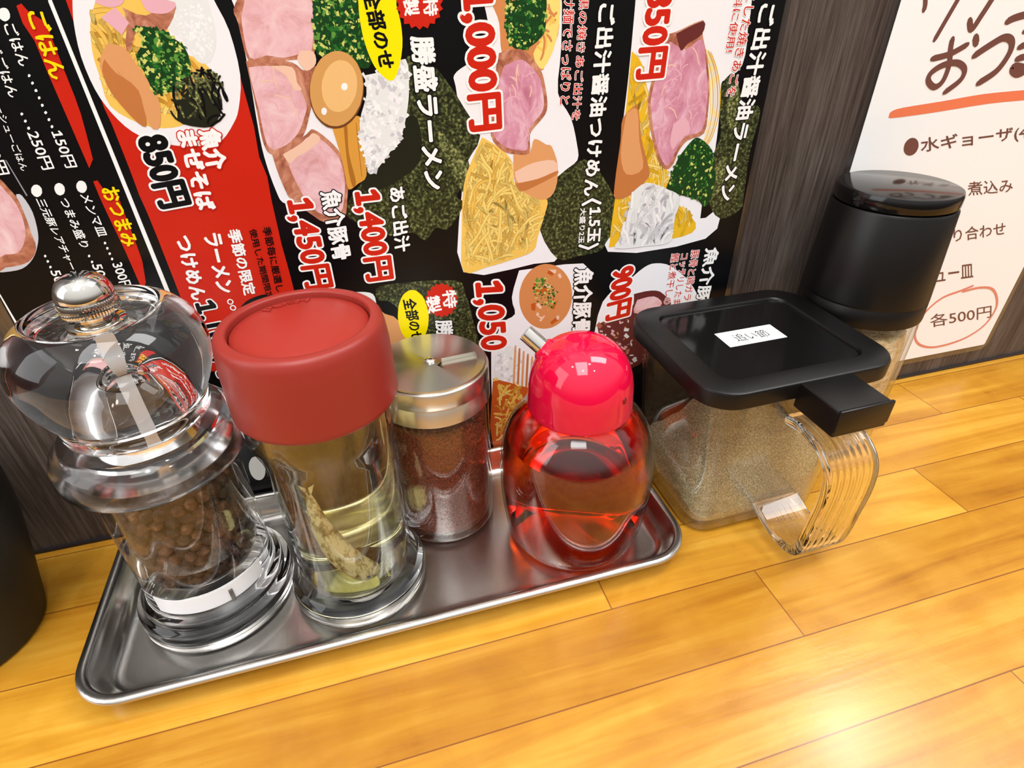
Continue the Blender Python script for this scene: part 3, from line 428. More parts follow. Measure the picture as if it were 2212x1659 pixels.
('dipping_noodle_picture','picture of dipping noodles with pork and seaweed',[
['P','plate',[71.6,201.1,79.2,201.0,80.3,183.6,79.5,169.1,84.8,160.6,87.7,151.1,88.2,145.1,82.6,141.2,79.8,136.1,75.1,129.3,73.5,118.9,81.1,105.9,70.8,104.8,40.5,105.1,41.8,136.1,44.7,147.9,50.1,156.8,44.1,160.0,42.2,172.9,41.9,176.5,46.2,179.3,53.6,181.8,54.7,189.9,53.9,201.3]],
['P','nori',[79.2,137.1,80.3,139.6,91.1,145.2,99.4,138.0,105.4,129.1,112.3,118.9,104.3,112.2,101.3,107.4,97.1,106.2,89.7,105.7,81.1,105.7,73.3,118.9,75.5,130.9]],
['P','soup',[56.3,195.6,57.3,199.4,74.5,199.2,78.8,195.2,79.0,187.0,74.9,179.3,73.2,176.5,68.8,180.3,62.1,183.4,58.8,182.8,58.2,191.0]],
['P','noodle2',[73.7,199.2,79.3,199.1,78.6,186.0,73.6,176.9,70.1,181.7,73.5,187.2]],
['N',['noodle','soup'],22,1.6,[73.7,197.2,78.7,197.1,78.2,186.0,73.6,177.9,70.5,182.0],41,None,8],
['P','green3',[60.8,196.8,73.3,198.5,74.6,193.9,73.5,187.2,66.3,182.9,62.1,184.8,60.6,189.3]],
['K',['green','green2','green4','lime','green2'],200,1.5,[60.4,198.1,73.3,198.5,75.0,193.9,73.5,186.5,66.3,182.5,61.7,184.4,60.2,189.3],7],
['P','noodle',[50.7,156.1,57.6,151.6,62.0,146.3,62.7,137.7,70.3,133.4,76.1,131.0,75.2,125.5,72.3,116.3,70.3,110.5,60.3,107.7,50.3,106.0,40.5,105.3,40.9,121.8,42.8,139.5,46.9,149.2]],
['N',['noodle2','noodle','noodle2','noodle2'],330,2.0,[50.7,155.3,57.6,150.8,62.0,146.3,62.7,137.7,72.2,133.2,75.2,125.5,72.3,116.3,68.3,109.8,50.3,106.6,41.0,106.2,41.2,121.7,43.5,139.4],8,None,16],
['P','menma',[62.4,149.3,68.7,149.6,70.6,154.1,75.3,151.8,77.6,150.8,80.2,143.6,79.5,135.2,76.1,131.4,70.3,132.5,63.1,138.5]],
['P','fat',[62.8,142.8,70.2,145.6,78.6,145.8,79.7,141.4,72.1,139.5,64.6,138.4]],
['P','menma2',[63.1,138.5,72.1,139.5,79.7,141.8,79.7,140.4,73.1,137.6,65.5,135.3]],
['P','meatbrown',[57.9,182.5,63.8,183.5,68.0,182.1,72.7,176.9,74.3,172.8,75.5,166.2,74.7,162.3,70.6,158.2,68.8,155.5,68.6,149.3,63.3,149.3,58.3,150.9,54.0,156.5,55.3,166.2,56.5,177.2]],
['P','meatpink',[59.5,178.5,64.2,180.1,67.1,179.7,71.4,175.8,73.2,172.1,74.2,166.3,73.3,162.8,69.7,159.1,67.9,156.0,67.9,150.6,63.3,150.9,58.8,152.5,54.9,157.2,56.6,166.1,57.6,173.5]],
['N',['ham','fat','ham'],16,0.8,[59.5,178.5,64.2,180.1,71.4,175.8,74.2,166.3,69.7,159.1,67.9,150.6,58.8,152.5,54.9,157.2,56.6,166.1],77,None,7],
['T','1,000円','red',[44.7,201.2,45.5,157.9,57.6,201.7],0.045,'white',0.055],
['T','け麺でさっぱりと','red',[80.8,198.4,80.1,165.2,84.8,198.3],0.01,'white',0.05],
['T','黒の焼きあご出汁を','red',[86.3,198.3,85.1,159.6,89.8,198.2],0.01,'white',0.05],
['T','あご出汁醤油つけめん','white',[93.5,203.5,91.1,130.7,100.3,203.6],0.035,'black',0.045],
['T','〈','white',[90.9,130.0,90.7,127.0,99.8,129.8],0.04,'black',0.045],
['T','1.5玉','white',[94.2,126.3,94.2,111.3,100.1,125.8],0.035,'black',0.045],
['T','大盛り2玉','white',[90.3,126.3,90.2,111.4,93.1,126.2],0.03,'black',0.045],
['T','〉','white',[90.3,111.0,90.2,108.1,99.8,110.7],0.04,'black',0.045]]),
('soy_ramen_picture','picture of soy ramen with one broad slice of pork',[
['P','plate',[107.0,200.6,148.7,200.0,153.9,186.7,154.3,174.8,148.4,170.4,146.5,168.8,147.6,161.4,148.6,148.4,148.6,137.5,147.1,116.0,156.1,119.6,151.5,106.3,104.2,106.0,105.0,131.0,106.3,159.7,106.9,175.0,107.1,196.6]],
['P','nori',[146.7,168.5,148.7,171.2,151.8,171.5,158.2,161.6,165.1,159.9,166.8,155.5,165.7,141.9,167.0,124.2,166.7,118.0,157.3,114.8,149.7,123.8,148.1,140.9,150.1,149.9,147.2,161.0]],
['P','nori2',[152.5,170.6,157.7,161.6,157.9,156.0,154.5,151.8,151.0,160.7]],
['P','nori2',[150.2,138.4,154.9,142.7,155.7,128.2,150.9,123.7]],
['P','noodle4',[107.3,181.2,112.1,176.6,116.7,162.3,118.0,152.3,128.2,137.3,130.7,127.7,145.2,114.2,139.3,108.6,108.1,108.0,104.7,110.5,105.8,133.7,107.0,162.9]],
['N',['noodle2','noodle4','noodle2'],140,2.0,[107.4,180.9,112.7,176.6,117.1,162.3,118.8,152.2,129.3,137.2,131.8,127.6,146.0,116.2,139.3,108.6,108.1,108.0,105.3,111.4,106.8,133.7,107.4,162.9],9,None,14],
['L','noodle2',0.41,[135.4,181.7,139.9,173.9,142.4,165.8,143.7,157.4,142.8,148.8,139.5,143.7]],
['L','noodle4',0.41,[136.5,181.2,140.8,173.9,143.5,165.8,144.6,157.4,143.5,148.8,139.9,143.7]],
['L','noodle2',0.41,[137.6,180.7,141.7,173.8,144.5,165.7,145.6,157.3,144.3,148.7,140.3,143.7]],
['L','noodle3',0.41,[138.6,180.2,142.6,173.8,145.5,165.7,146.5,157.3,145.0,148.7,140.8,143.6]],
['L','noodle4',0.41,[139.7,179.7,143.5,173.7,146.6,165.6,147.5,157.2,145.8,148.6,141.2,143.6]],
['P','menma2',[111.4,163.8,112.9,158.8,114.9,150.2,119.7,138.6,118.8,134.9,113.1,129.8,105.8,128.5,104.8,134.8,105.8,150.8,106.0,159.2]],
['P','menma',[107.3,160.8,111.6,161.8,113.9,150.2,116.7,139.7,109.6,138.0,106.3,146.4]],
['P','meatbrown',[120.5,186.1,124.1,186.7,134.5,190.0,135.1,185.6,138.6,177.6,141.5,167.5,142.4,160.4,142.3,151.3,135.2,149.1,131.7,144.9,130.3,140.5,127.4,138.4,123.2,142.0,119.4,150.7,116.9,158.5,115.7,164.8,116.4,170.7,117.9,177.6]],
['P','meatpink',[122.2,183.8,128.9,181.0,135.1,184.1,137.8,177.6,140.7,167.5,141.5,160.9,141.0,152.3,133.9,150.6,130.6,145.5,129.1,141.5,127.2,139.8,124.1,143.3,120.4,151.1,118.2,158.5,116.9,164.7,117.8,170.7,119.3,177.6]],
['N',['ham','fat','ham'],16,0.8,[122.2,183.8,128.9,181.0,135.1,184.1,140.7,167.5,141.0,152.3,130.6,145.5,127.2,139.8,120.4,151.1,116.9,164.7,117.8,170.7],77,None,7],
['P','ham',[127.9,155.7,132.8,157.6,135.8,152.2,131.9,150.3,129.4,146.0,127.4,149.3]],
['P','meatdark',[124.2,186.1,134.6,189.7,134.8,185.6,129.5,182.8,127.0,180.7]],
['P','green3',[132.1,142.6,137.4,149.0,141.1,149.2,147.4,144.2,148.5,138.5,151.2,133.5,150.3,123.7,148.0,120.9,143.9,124.4,129.7,129.6,129.2,133.5]],
['K',['green','green2','green3','green4','lime','green2'],260,1.6,[132.0,143.1,137.3,149.4,141.5,149.6,148.0,144.2,149.1,138.5,151.8,133.5,150.5,122.7,148.1,120.4,142.8,124.5,129.3,129.2,128.6,134.1],10],
['P','rice',[113.3,130.7,119.2,133.9,129.4,130.1,134.9,126.7,134.5,118.7,134.3,112.5,133.4,106.7,122.6,106.4,107.5,107.2,110.2,113.6]],
['N',['white','plate','rice','plategrey'],90,2.6,[112.2,130.8,119.2,134.4,129.3,130.6,135.4,126.6,134.5,118.7,134.3,112.5,133.5,106.2,122.7,105.9,107.5,107.2,109.6,113.7],11,1.45,9],
['T','850円','red',[110.4,200.0,109.5,171.7,122.4,200.3],0.045,'white',0.055],
['T','こした焼きあごを','red',[150.7,198.6,149.3,164.1,155.0,198.5],0.01,'white',0.05],
['T','材料に使用!','red',[146.0,202.4,145.7,179.5,149.6,202.4],0.01,'white',0.05],
['T','あご出汁醤油ラーメン','white',[157.3,203.0,154.3,122.6,165.0,203.1],0.035,'black',0.045]]),
('soup_bowl_picture','picture of a bowl of dipping soup beside noodles',[
['P','plate',[64.2,102.7,93.0,102.1,91.7,95.2,89.0,86.7,90.0,64.0,86.8,63.3,77.4,57.4,72.8,50.5,68.2,35.3,51.6,27.7,50.6,62.3,52.0,69.4,56.5,79.2,62.1,82.6,60.8,90.8]],
['P','soup',[88.6,85.9,88.2,83.2,87.5,80.6,86.4,78.3,84.9,76.4,83.2,74.8,81.3,73.7,79.2,73.0,77.0,72.9,74.8,73.2,72.6,74.1,70.6,75.4,68.8,77.1,67.2,79.2,65.9,81.5,64.9,84.1,64.3,86.7,64.1,89.4,64.2,92.1,64.7,94.6,65.5,97.0,66.6,99.0,68.0,100.8,69.6,102.3,71.4,103.3,73.3,103.9,75.4,104.1,77.4,103.8,79.5,103.1,81.4,102.0,83.3,100.5,84.9,98.6,86.3,96.4,87.4,94.0,88.1,91.3,88.5,88.6]],
['K',['soup2','soup','fat'],26,4,[87.0,86.2,86.7,83.9,86.0,81.6,85.1,79.6,83.8,77.9,82.3,76.5,80.6,75.5,78.8,74.9,76.9,74.8,75.0,75.1,73.1,75.8,71.3,77.0,69.7,78.5,68.3,80.3,67.2,82.4,66.3,84.6,65.8,87.0,65.5,89.4,65.6,91.7,66.0,94.0,66.7,96.0,67.7,97.9,68.9,99.5,70.4,100.8,72.0,101.7,73.7,102.3,75.5,102.4,77.3,102.2,79.1,101.6,80.8,100.6,82.4,99.2,83.8,97.5,85.0,95.6,86.0,93.4,86.7,91.1,87.0,88.7],12],
['K',['green','green2','green4','lime'],120,1.3,[81.0,91.7,81.6,90.2,82.0,88.8,82.2,87.4,82.3,86.0,82.2,84.8,81.9,83.7,81.4,82.8,80.8,82.2,80.0,81.8,79.1,81.6,78.2,81.7,77.2,82.1,76.1,82.7,75.1,83.6,74.1,84.6,73.2,85.8,72.4,87.1,71.7,88.5,71.2,90.0,70.8,91.4,70.6,92.8,70.6,94.1,70.8,95.2,71.1,96.3,71.5,97.1,72.1,97.7,72.9,98.1,73.7,98.2,74.6,98.1,75.6,97.8,76.6,97.2,77.6,96.5,78.6,95.5,79.5,94.3,80.3,93.1],13],
['P','rice',[51.9,62.1,56.2,67.4,61.6,65.2,64.9,57.2,61.4,48.8,52.3,46.7]],
['K',['plate','plategrey','white'],60,2,[51.9,62.1,56.2,67.4,61.6,65.2,64.9,57.2,61.4,48.8,52.3,46.7],14],
['L','menma',1.01,[62.1,66.4,60.8,43.7]],
['L','menma2',1.02,[64.0,64.6,62.9,43.2]],
['L','menma',1.02,[66.0,62.7,65.0,42.8]],
['L','menma2',1.03,[68.0,60.9,67.1,42.4]],
['L','menma',1.03,[70.1,59.0,69.2,42.0]],
['P','soup2',[51.1,50.9,63.6,44.4,70.6,37.6,70.7,5.4,49.6,10.6]],
['N',['noodle','noodle2','noodle3'],80,1.8,[51.1,52.2,63.6,45.8,70.6,37.6,69.4,11.8,49.7,13.6],15,None,9],
['T','魚介豚骨','white',[88.9,100.5,89.4,68.0,98.2,99.7],0.035,'black',0.05]]),
('rich_ramen_picture','picture of pork and seafood ramen half hidden by the black lid',[
['P','plate',[116.4,91.8,122.7,96.5,128.3,97.6,136.8,94.7,149.9,82.5,158.5,61.3,130.8,50.3,102.9,60.5,103.6,82.2,112.3,87.9]],
['P','meatdark',[118.9,83.9,127.7,84.4,134.1,81.7,139.2,71.7,126.4,44.3,104.2,45.8,102.8,65.7,103.0,71.3,117.9,76.2]],
['P','meat',[121.0,80.6,129.3,81.2,134.2,76.8,129.2,73.3,120.0,74.1]],
['K',['rice','soup','meat','meatbrown'],60,3,[102.3,72.0,117.2,72.1,125.1,44.6,104.2,45.8],16],
['T','900円','red',[106.2,97.2,105.4,71.5,118.8,98.8],0.045,'white',0.055],
['T','豚骨と鶏ガラ','red',[145.3,101.6,145.2,76.5,149.6,101.5],0.01,'white',0.05],
['T','コッテリしたま','red',[140.1,100.5,140.0,75.3,144.1,100.4],0.01,'white',0.05],
['T','鰹と煮干しの','red',[135.4,101.1,134.8,76.1,139.6,101.0],0.01,'white',0.05],
['T','魚介豚骨','white',[152.3,101.8,151.9,65.0,160.0,101.6],0.035,'black',0.045]])]

SIDE_ART = [
('heading','brown handwritten heading',[
['L','brown',2.11,[231.7,195.8,233.1,192.6,233.3,190.7]],
['L','brown',2.19,[249.2,195.5,246.5,188.0,243.7,180.2]],
['L','brown',2.71,[258.5,186.9,261.4,183.5,264.0,188.4,266.9,195.2]],
['L','brown',2.99,[279.0,185.7,282.9,187.1,291.0,188.5]],
['L','brown',2.55,[290.7,181.8,294.6,182.9]],
['L','brown',2.56,[252.9,180.4,253.9,176.5,256.2,170.3,255.8,164.5,252.4,162.4,247.9,164.9,247.8,168.0,252.7,170.7,260.0,171.3,265.5,168.6,265.4,164.5,259.0,160.0]],
['L','brown',2.48,[245.8,173.4,254.4,174.8,262.1,178.0]],
['L','brown',3.07,[264.9,180.8,266.8,178.0]],
['L','brown',3.04,[268.0,173.6,274.6,177.3,280.8,179.9,285.9,178.4,287.4,174.0,284.2,167.3,276.2,162.7]],
['L','brown',2.83,[291.6,176.0,299.0,178.0]],
['L','brown',2.85,[293.0,171.5,302.2,173.0]],
['L','brown',2.85,[295.1,179.0,301.7,168.4,298.1,165.3,293.4,166.9,294.0,168.7,306.4,166.3]]]),
('underline','broad orange marker underline',[
['P','orange',[232.8,152.1,233.1,153.7,238.8,155.0,259.8,156.4,282.0,158.1,306.6,158.5,316.4,158.5,318.8,154.7,309.3,154.2,287.8,153.9,261.9,152.3,249.2,151.6,234.2,151.1]]]),
('dish_line',None,[
['P','brown',[255.3,136.4,255.2,135.8,254.9,135.3,254.5,134.8,254.0,134.5,253.4,134.2,252.7,134.1,252.0,134.1,251.2,134.2,250.5,134.4,249.7,134.8,249.0,135.2,248.4,135.7,247.8,136.3,247.4,136.9,247.1,137.6,246.9,138.3,246.8,139.0,246.8,139.6,247.0,140.2,247.3,140.7,247.7,141.2,248.2,141.5,248.8,141.8,249.4,141.9,250.1,141.9,250.9,141.8,251.6,141.6,252.3,141.3,253.0,140.9,253.7,140.3,254.2,139.8,254.7,139.1,255.0,138.5,255.3,137.8,255.4,137.1]],
['T','水ギョーザ(4コ)','brown',[258.6,134.0,335.3,136.1,254.6,141.5],0.015,None,0.0]]),
('dish_line',None,[
['T','煮込み','brown',[298.2,111.3,327.6,110.4,294.1,118.5],0.01,None,0.0]]),
('dish_line',None,[
['T','り合わせ','brown',[302.0,86.8,336.8,86.9,297.5,94.5],0.01,None,0.0]]),
('dish_line',None,[
['T','ュー皿','brown',[301.3,64.1,327.5,63.7,296.4,72.8],0.01,None,0.0]]),
('price',None,[
['T','各500円','brown',[312.0,34.4,357.4,33.8,307.0,43.6],0.005,None,0.0]]),
('price_ring','thin red ring drawn around the price',[
['L','ring',1.4,[330.3,58.1,322.2,56.1,310.9,53.4,303.4,46.5,301.2,37.9,303.4,29.1,311.0,22.6,323.9,19.5,342.2,21.6,354.2,28.4,357.5,38.2,354.6,46.1,346.6,53.8,335.9,56.2,324.4,55.4]]])]

def pm(name, rgb): return mat('print_' + name, rgb, .3, spec=.3, dim=.92)
PRINT = {k: pm(k, c) for k, c in dict(red=(205, 38, 20), white=(250, 250, 250), black=(9, 9, 12), yellow=(255, 225, 10), lemon=(255, 235, 0), pale=(150, 150, 160), plate=(243, 243, 248), plategrey=(205, 205, 212),
    noodle=(243, 200, 95), noodle2=(250, 222, 125), noodle3=(222, 165, 60), noodle4=(236, 188, 40), noodledark=(190, 132, 44), ham=(232, 178, 192), menma=(224, 160, 105), menma2=(196, 122, 66), menma3=(220, 158, 66), menma4=(176, 112, 40),
    green=(40, 110, 40), green2=(20, 75, 30), green3=(22, 62, 26), green4=(95, 150, 60), lime=(205, 210, 110), norid=(34, 36, 24), fat=(240, 200, 175), meatdark=(104, 46, 44),
    egg=(214, 160, 92), egg2=(238, 192, 126), shade=(112, 66, 34), rice=(232, 236, 236), soup=(214, 140, 84), soup2=(196, 92, 34), brown=(118, 76, 66), orange=(240, 128, 88), ring=(226, 140, 118)).items()}
def pmot(name, stops, scale, stretch=(1, 1, 1), dist=0): PRINT[name] = mottled('print_' + name, [(p, tuple(int(v * .95) for v in c)) for p, c in stops], scale, .3, stretch, dist=dist)
pmot('meat', [(.3, (214, 150, 150)), (.5, (238, 190, 196)), (.7, (246, 214, 214))], 110, dist=1)
pmot('meatpink', [(.3, (196, 120, 145)), (.5, (222, 155, 178)), (.68, (240, 200, 214))], 160, (1, 1, .6), 1)
pmot('meatbrown', [(.3, (130, 66, 48)), (.5, (190, 120, 92)), (.7, (226, 168, 138))], 170, dist=1)
pmot('nori', [(.42, (26, 30, 16)), (.54, (62, 70, 38)), (.68, (138, 146, 88))], 900)
pmot('nori2', [(.40, (38, 44, 24)), (.52, (96, 104, 58)), (.64, (180, 184, 118))], 900)
GLYPH = {}; FOOT = {}
def glyphs(text, bold):
    """outline of a line of writing: flat vertices and faces"""
    k = (text, round(bold, 3))
    if k in GLYPH: return GLYPH[k]
    cu = bpy.data.curves.new('lettering', 'FONT'); cu.body = text; cu.size = 1; cu.offset = bold; cu.fill_mode = 'FRONT'; cu.resolution_u = 4 if text.isascii() or '円' in text else 2
    o = bpy.data.objects.new('lettering', cu); COL.objects.link(o)
    dg = bpy.context.evaluated_depsgraph_get(); e_ = o.evaluated_get(dg); me = e_.to_mesh()
    V = [(v.co.x, v.co.y) for v in me.vertices]; Fc = [tuple(p.vertices) for p in me.polygons]
    if text.startswith('1') and text != '1':
        x1_ = max(p[0] for p in glyphs('1', 0)[0]); hh = max(p[1] for p in glyphs('1', 0)[0])
        FOOT[k] = len(V)
        for q in ([(x1_ - .25, 0), (x1_ + .13, 0), (x1_ + .13, .085), (x1_ - .25, .085)], [(x1_ - .02, hh), (x1_ - .10, hh), (x1_ - .28, hh - .11), (x1_ - .28, hh - .21), (x1_ - .02, hh - .10)]):
            n0 = len(V); V += q; Fc.append(tuple(range(n0, n0 + len(q))))
    e_.to_mesh_clear(); bpy.data.objects.remove(o); bpy.data.curves.remove(cu)
    GLYPH[k] = (V, Fc); return GLYPH[k]
def inside(x, z, P):
    c = False; j = len(P) - 1
    for i in range(len(P)):
        if (P[i][1] > z) != (P[j][1] > z) and x < (P[j][0] - P[i][0]) * (z - P[i][1]) / (P[j][1] - P[i][1]) + P[i][0]: c = not c
        j = i
    return c
def pick(r, P):
    xs = [p[0] for p in P]; zs = [p[1] for p in P]
    for _ in range(400):
        x, z = r.uniform(min(xs), max(xs)), r.uniform(min(zs), max(zs))
        if inside(x, z, P): return x, z
    return xs[0], zs[0]
def ribbon(pts, w):
    Lf, Rt = [], []
    for i, p in enumerate(pts):
        a, c = pts[max(i - 1, 0)], pts[min(i + 1, len(pts) - 1)]
        dx, dz = c[0] - a[0], c[1] - a[1]; q = math.hypot(dx, dz) or 1
        t = w / 2 * (1 if 0 < i < len(pts) - 1 else .75)
        Lf.append((p[0] - dz / q * t, p[1] + dx / q * t)); Rt.append((p[0] + dz / q * t, p[1] - dx / q * t))
    return Lf, Rt
def crom(pts, k=6):
    out = []; P = [pts[0]] + list(pts) + [pts[-1]]
    for i in range(1, len(P) - 2):
        for j in range(k):
            t = j / k; a, b_, c, d = P[i - 1], P[i], P[i + 1], P[i + 2]
            out.append(tuple(.5 * (2 * b_[m] + (c[m] - a[m]) * t + (2 * a[m] - 5 * b_[m] + 4 * c[m] - d[m]) * t * t + (3 * b_[m] - a[m] - 3 * c[m] + d[m]) * t ** 3) for m in (0, 1)))
    return out + [pts[-1]]
def clip(P, x0, x1, z0, z1):
    """keep printed shapes on their sheet"""
    for ax, lim, sg in ((0, x0, 1), (0, x1, -1), (1, z0, 1), (1, z1, -1)):
        out = []
        for i in range(len(P)):
            a, b_ = P[i - 1], P[i]; da, db = sg * (a[ax] - lim), sg * (b_[ax] - lim)
            if (da >= 0) != (db >= 0):
                t = da / (da - db); out.append((a[0] + t * (b_[0] - a[0]), a[1] + t * (b_[1] - a[1])))
            if db >= 0: out.append(b_)
        P = out
        if not P: break
    return P
def flat_art(name, label, items, parent, y_base, lim):
    V, Fc, MI, used = [], [], [], []
    def mi(k):
        if k not in used: used.append(k)
        return used.index(k)
    def face(P, k, y):
        P = clip(P, *lim)
        if len(P) < 3: return
        if sum(P[i - 1][0] * P[i][1] - P[i][0] * P[i - 1][1] for i in range(len(P))) < 0: P = P[::-1]
        n0 = len(V); V.extend((x / 1000, -y / 1000, z / 1000) for x, z in P)
        Fc.append(tuple(range(n0, n0 + len(P)))); MI.append(mi(k))
    lay = y_base; top = .015 + .008 * sum(it[0] in 'PNKL' for it in items)
    for it in items:
        if it[0] != 'T': lay += .008
        k = it[0]
        if k in 'PNK':
            raw = it[2] if k == 'P' else it[4]
            poly = list(zip(raw[0::2], raw[1::2]))
        if k == 'P': face(crom(poly + poly[:1], 3)[:-1] if len(poly) > 4 and it[1] not in ('red', 'white', 'pale') else poly, it[1], lay)
        elif k == 'N':
            ms, cnt, w, _, seed, ang, ln = it[1:]
            r = random.Random(seed)
            for q in range(cnt):
                x, z = pick(r, poly); a = (r.gauss(ang, .25) if ang is not None else r.gauss(PI / 2, .7)); cv = r.uniform(-.6, .6); L_ = ln * r.uniform(.5, 1.2); pts = []
                for s_ in range(9):
                    if s_ and not inside(x, z, poly): break
                    pts.append((x, z)); x += math.cos(a) * L_ / 8; z += math.sin(a) * L_ / 8; a += cv * .35 + r.gauss(0, .12)
                if len(pts) > 2:
                    for wk, kk, dy in ((w * .50 + .22, 'noodledark' if 'noodle2' in ms else 'plategrey' if 'rice' in ms else None, 0), (w * .50, ms[q % len(ms)], .00002)):
                        if kk:
                            A_, B_ = ribbon(pts, wk); face(A_ + B_[::-1], kk, lay + .00002 * q + dy * .5)
        elif k == 'K':
            ms, cnt, sz, _, seed = it[1:]
            r = random.Random(seed)
            for q in range(cnt):
                x, z = pick(r, poly); a = r.uniform(0, PI); u_ = sz * .42 * r.uniform(.5, 1.3); v_ = u_ * r.uniform(.35, .8)
                face([(x + math.cos(a) * u_ * i - math.sin(a) * v_ * j, z + math.sin(a) * u_ * i + math.cos(a) * v_ * j) for i, j in ((-1, -.8), (1, -1), (.8, 1), (-.9, .8))], ms[q % len(ms)], lay + .00002 * q)
        elif k == 'L':
            raw = it[3]; pts = crom(list(zip(raw[0::2], raw[1::2])), 6)
            A_, B_ = ribbon(pts, it[2])
            for i in range(len(A_) - 1): face([A_[i], A_[i + 1], B_[i + 1], B_[i]], it[1], lay + .0012 * i)
            for p in (pts[0], pts[-1]): face([(p[0] + it[2] * .38 * math.cos(t), p[1] + it[2] * .38 * math.sin(t)) for t in [2 * PI * q / 12 for q in range(12)]], it[1], lay + .0012 * len(A_) + (.0015 if p is pts[0] else .003))
        elif k == 'T':
            text, m, q, bold, om, ow = it[1:]
            V0, F0 = glyphs(text, 0); foot = FOOT.get((text, 0), 1 << 30)
            x0, x1 = min(p[0] for p in V0), max(p[0] for p in V0); y0, y1 = min(p[1] for p in V0), max(p[1] for p in V0)
            D_ = (q[2] - q[0], q[3] - q[1]); B_ = (q[4] - q[0], q[5] - q[1]); nd, nb = math.hypot(*D_), math.hypot(*B_)
            bw, ow = bold * nb, ow * nb          # stroke growth in mm
            kd, kb = max(.5, 1 - 2 * bw / nd), max(.5, 1 - 2 * bw / nb)
            base = []
            for x, y in V0:
                a, c = .5 + ((x - x0) / (x1 - x0) - .5) * kd, .5 + ((y - y0) / (y1 - y0) - .5) * kb
                base.append((q[0] + a * D_[0] + c * B_[0], q[1] + a * D_[1] + c * B_[1]))
            for mm, rad, dy, cop in (([(om, bw + ow, top, 26)] if om else []) + [(m, bw, top + (.014 if om else 0), 8 if bw > .12 else 4)]):
                for j in range(cop + 1):
                    rr_ = rad if j < cop else 0
                    ox, oz = rr_ * math.cos(2 * PI * j / cop), rr_ * math.sin(2 * PI * j / cop)
                    yy = -(y_base + dy + .0004 * j) / 1000
                    pts = [(x + ox, z + oz) for x, z in base]
                    n0 = len(V); V.extend((x / 1000, yy - (2.5e-7 if i >= foot else 0), z / 1000) for i, (x, z) in enumerate(pts))
                    for fc in F0:
                        if all(lim[0] <= pts[i][0] <= lim[1] and lim[2] <= pts[i][1] <= lim[3] for i in fc):
                            ar = sum(pts[fc[i - 1]][0] * pts[fc[i]][1] - pts[fc[i]][0] * pts[fc[i - 1]][1] for i in range(len(fc)))
                            Fc.append(tuple(n0 + i for i in (fc if ar > 0 else fc[::-1]))); MI.append(mi(mm))
    keep = sorted({i for f in Fc for i in f}); ix = {k: i for i, k in enumerate(keep)}
    me = bpy.data.meshes.new(name); me.from_pydata([V[i] for i in keep], [], [[ix[i] for i in f] for f in Fc])
    for k in used: me.materials.append(PRINT[k])
    me.polygons.foreach_set('material_index', MI); me.update()
    o = bpy.data.objects.new(name, me); COL.objects.link(o); o.parent = parent
    if label: o['label'] = label
    return o
def sheet(name, parent, x0, x1, z0, z1, th, m, r, skew=0, y=0.0002):
    bm = bmesh.new(); cx, cz = (x0 + x1) / 2, (z0 + z1) / 2
    ring = rrect((x1 - x0) / 2, (z1 - z0) / 2, r, 6)
    sk = lambda z: skew * (z - z0)
    R = [[(cx + u + sk(cz + v_), -d, cz + v_) for u, v_ in ring] for d in (y, y + th)]
    loft(bm, R)
    return obj(name, bm, m, parent, smooth=0)
poster = empty('menu_poster', (0, -.0002, 0), 0, 'large glossy black and red noodle menu poster turned sideways on the dark wall', 'poster')
lamin = thin_clear('clear_laminate', (.93, .93, .93), 1.6, rough=.15)
sheet('laminate', poster, -.1235, .1712, .004, .43, .0004, lamin, .004)
sheet('backing', poster, -.1185, .1680, .0065, .4265, .00015, PRINT['black'], .001, y=.00065)
LIM = (-118.3, 167.8, 6.8, 212)
for nme, lab, items in POSTER_ART: flat_art(nme, lab, items, poster, .85, LIM)
side = empty('side_dish_menu', (.29, -.0002, .01), 0, 'white laminated menu sheet with brown and orange handwriting on the wall', 'sign')
sd = lambda x: x - .29
bmx = sheet('laminate', side, .2175 - .29, .3665 - .29, .0105 - .01, .26 - .01, .0004, lamin, .006)
sheet('paper', side, .2208 - .29, .3632 - .29, .0142 - .01, .257 - .01, .00015, PRINT['white'], .0012, y=.00065)
for nme, lab, items in SIDE_ART:
    o = flat_art(nme, lab, items, side, .85, (221.0, 363.0, 14.5, 212))
    for v_ in o.data.vertices: v_.co.x -= .29; v_.co.z -= .01
# ------------------------------------------------------------------ steel tray
TX0, TX1, TY0, TY1, TH = -.1163, .1129, -.0904, -.0016, .0112
tcx, tcy, thx, thy = (TX0 + TX1) / 2, (TY0 + TY1) / 2, (TX1 - TX0) / 2, (TY1 - TY0) / 2
def trng(inset, z, R=.0185): return [(x, y, z) for x, y in rrect(thx - inset, thy - inset, max(R - inset, .002), 10)]
tray = bmesh.new()
PR = [(.0125, .0012), (.0105, .0013), (.0088, .0018), (.0074, .0030), (.0064, .0050), (.0040, .0102), (.0034, .0108), (.0026, .01118), (.0016, .0112), (.0007, .0110), (.0002, .0105), (0, .0098), (.0003, .0092), (.0009, .0089), (.0016, .0092), (.0030, .0094), (.0050, .0048), (.0062, .0022), (.0084, .0006), (.0112, .0001), (.0130, 0)]
loft(tray, [trng(i, z) for i, z in PR])
tm = mat('tray_steel', (206, 203, 198), .24, 1); n, l, b = nt(tm)
v = coords(tm, (1, .06, 1)); bump(tm, noise(tm, v, 1400, 3), .05, .0002)
trayo = obj('serving_tray', tray, tm, smooth=50); trayo.location = (tcx, tcy, .0001)
tag(trayo, 'long shallow stainless steel tray holding four condiment containers', 'tray')
TZ = .0014
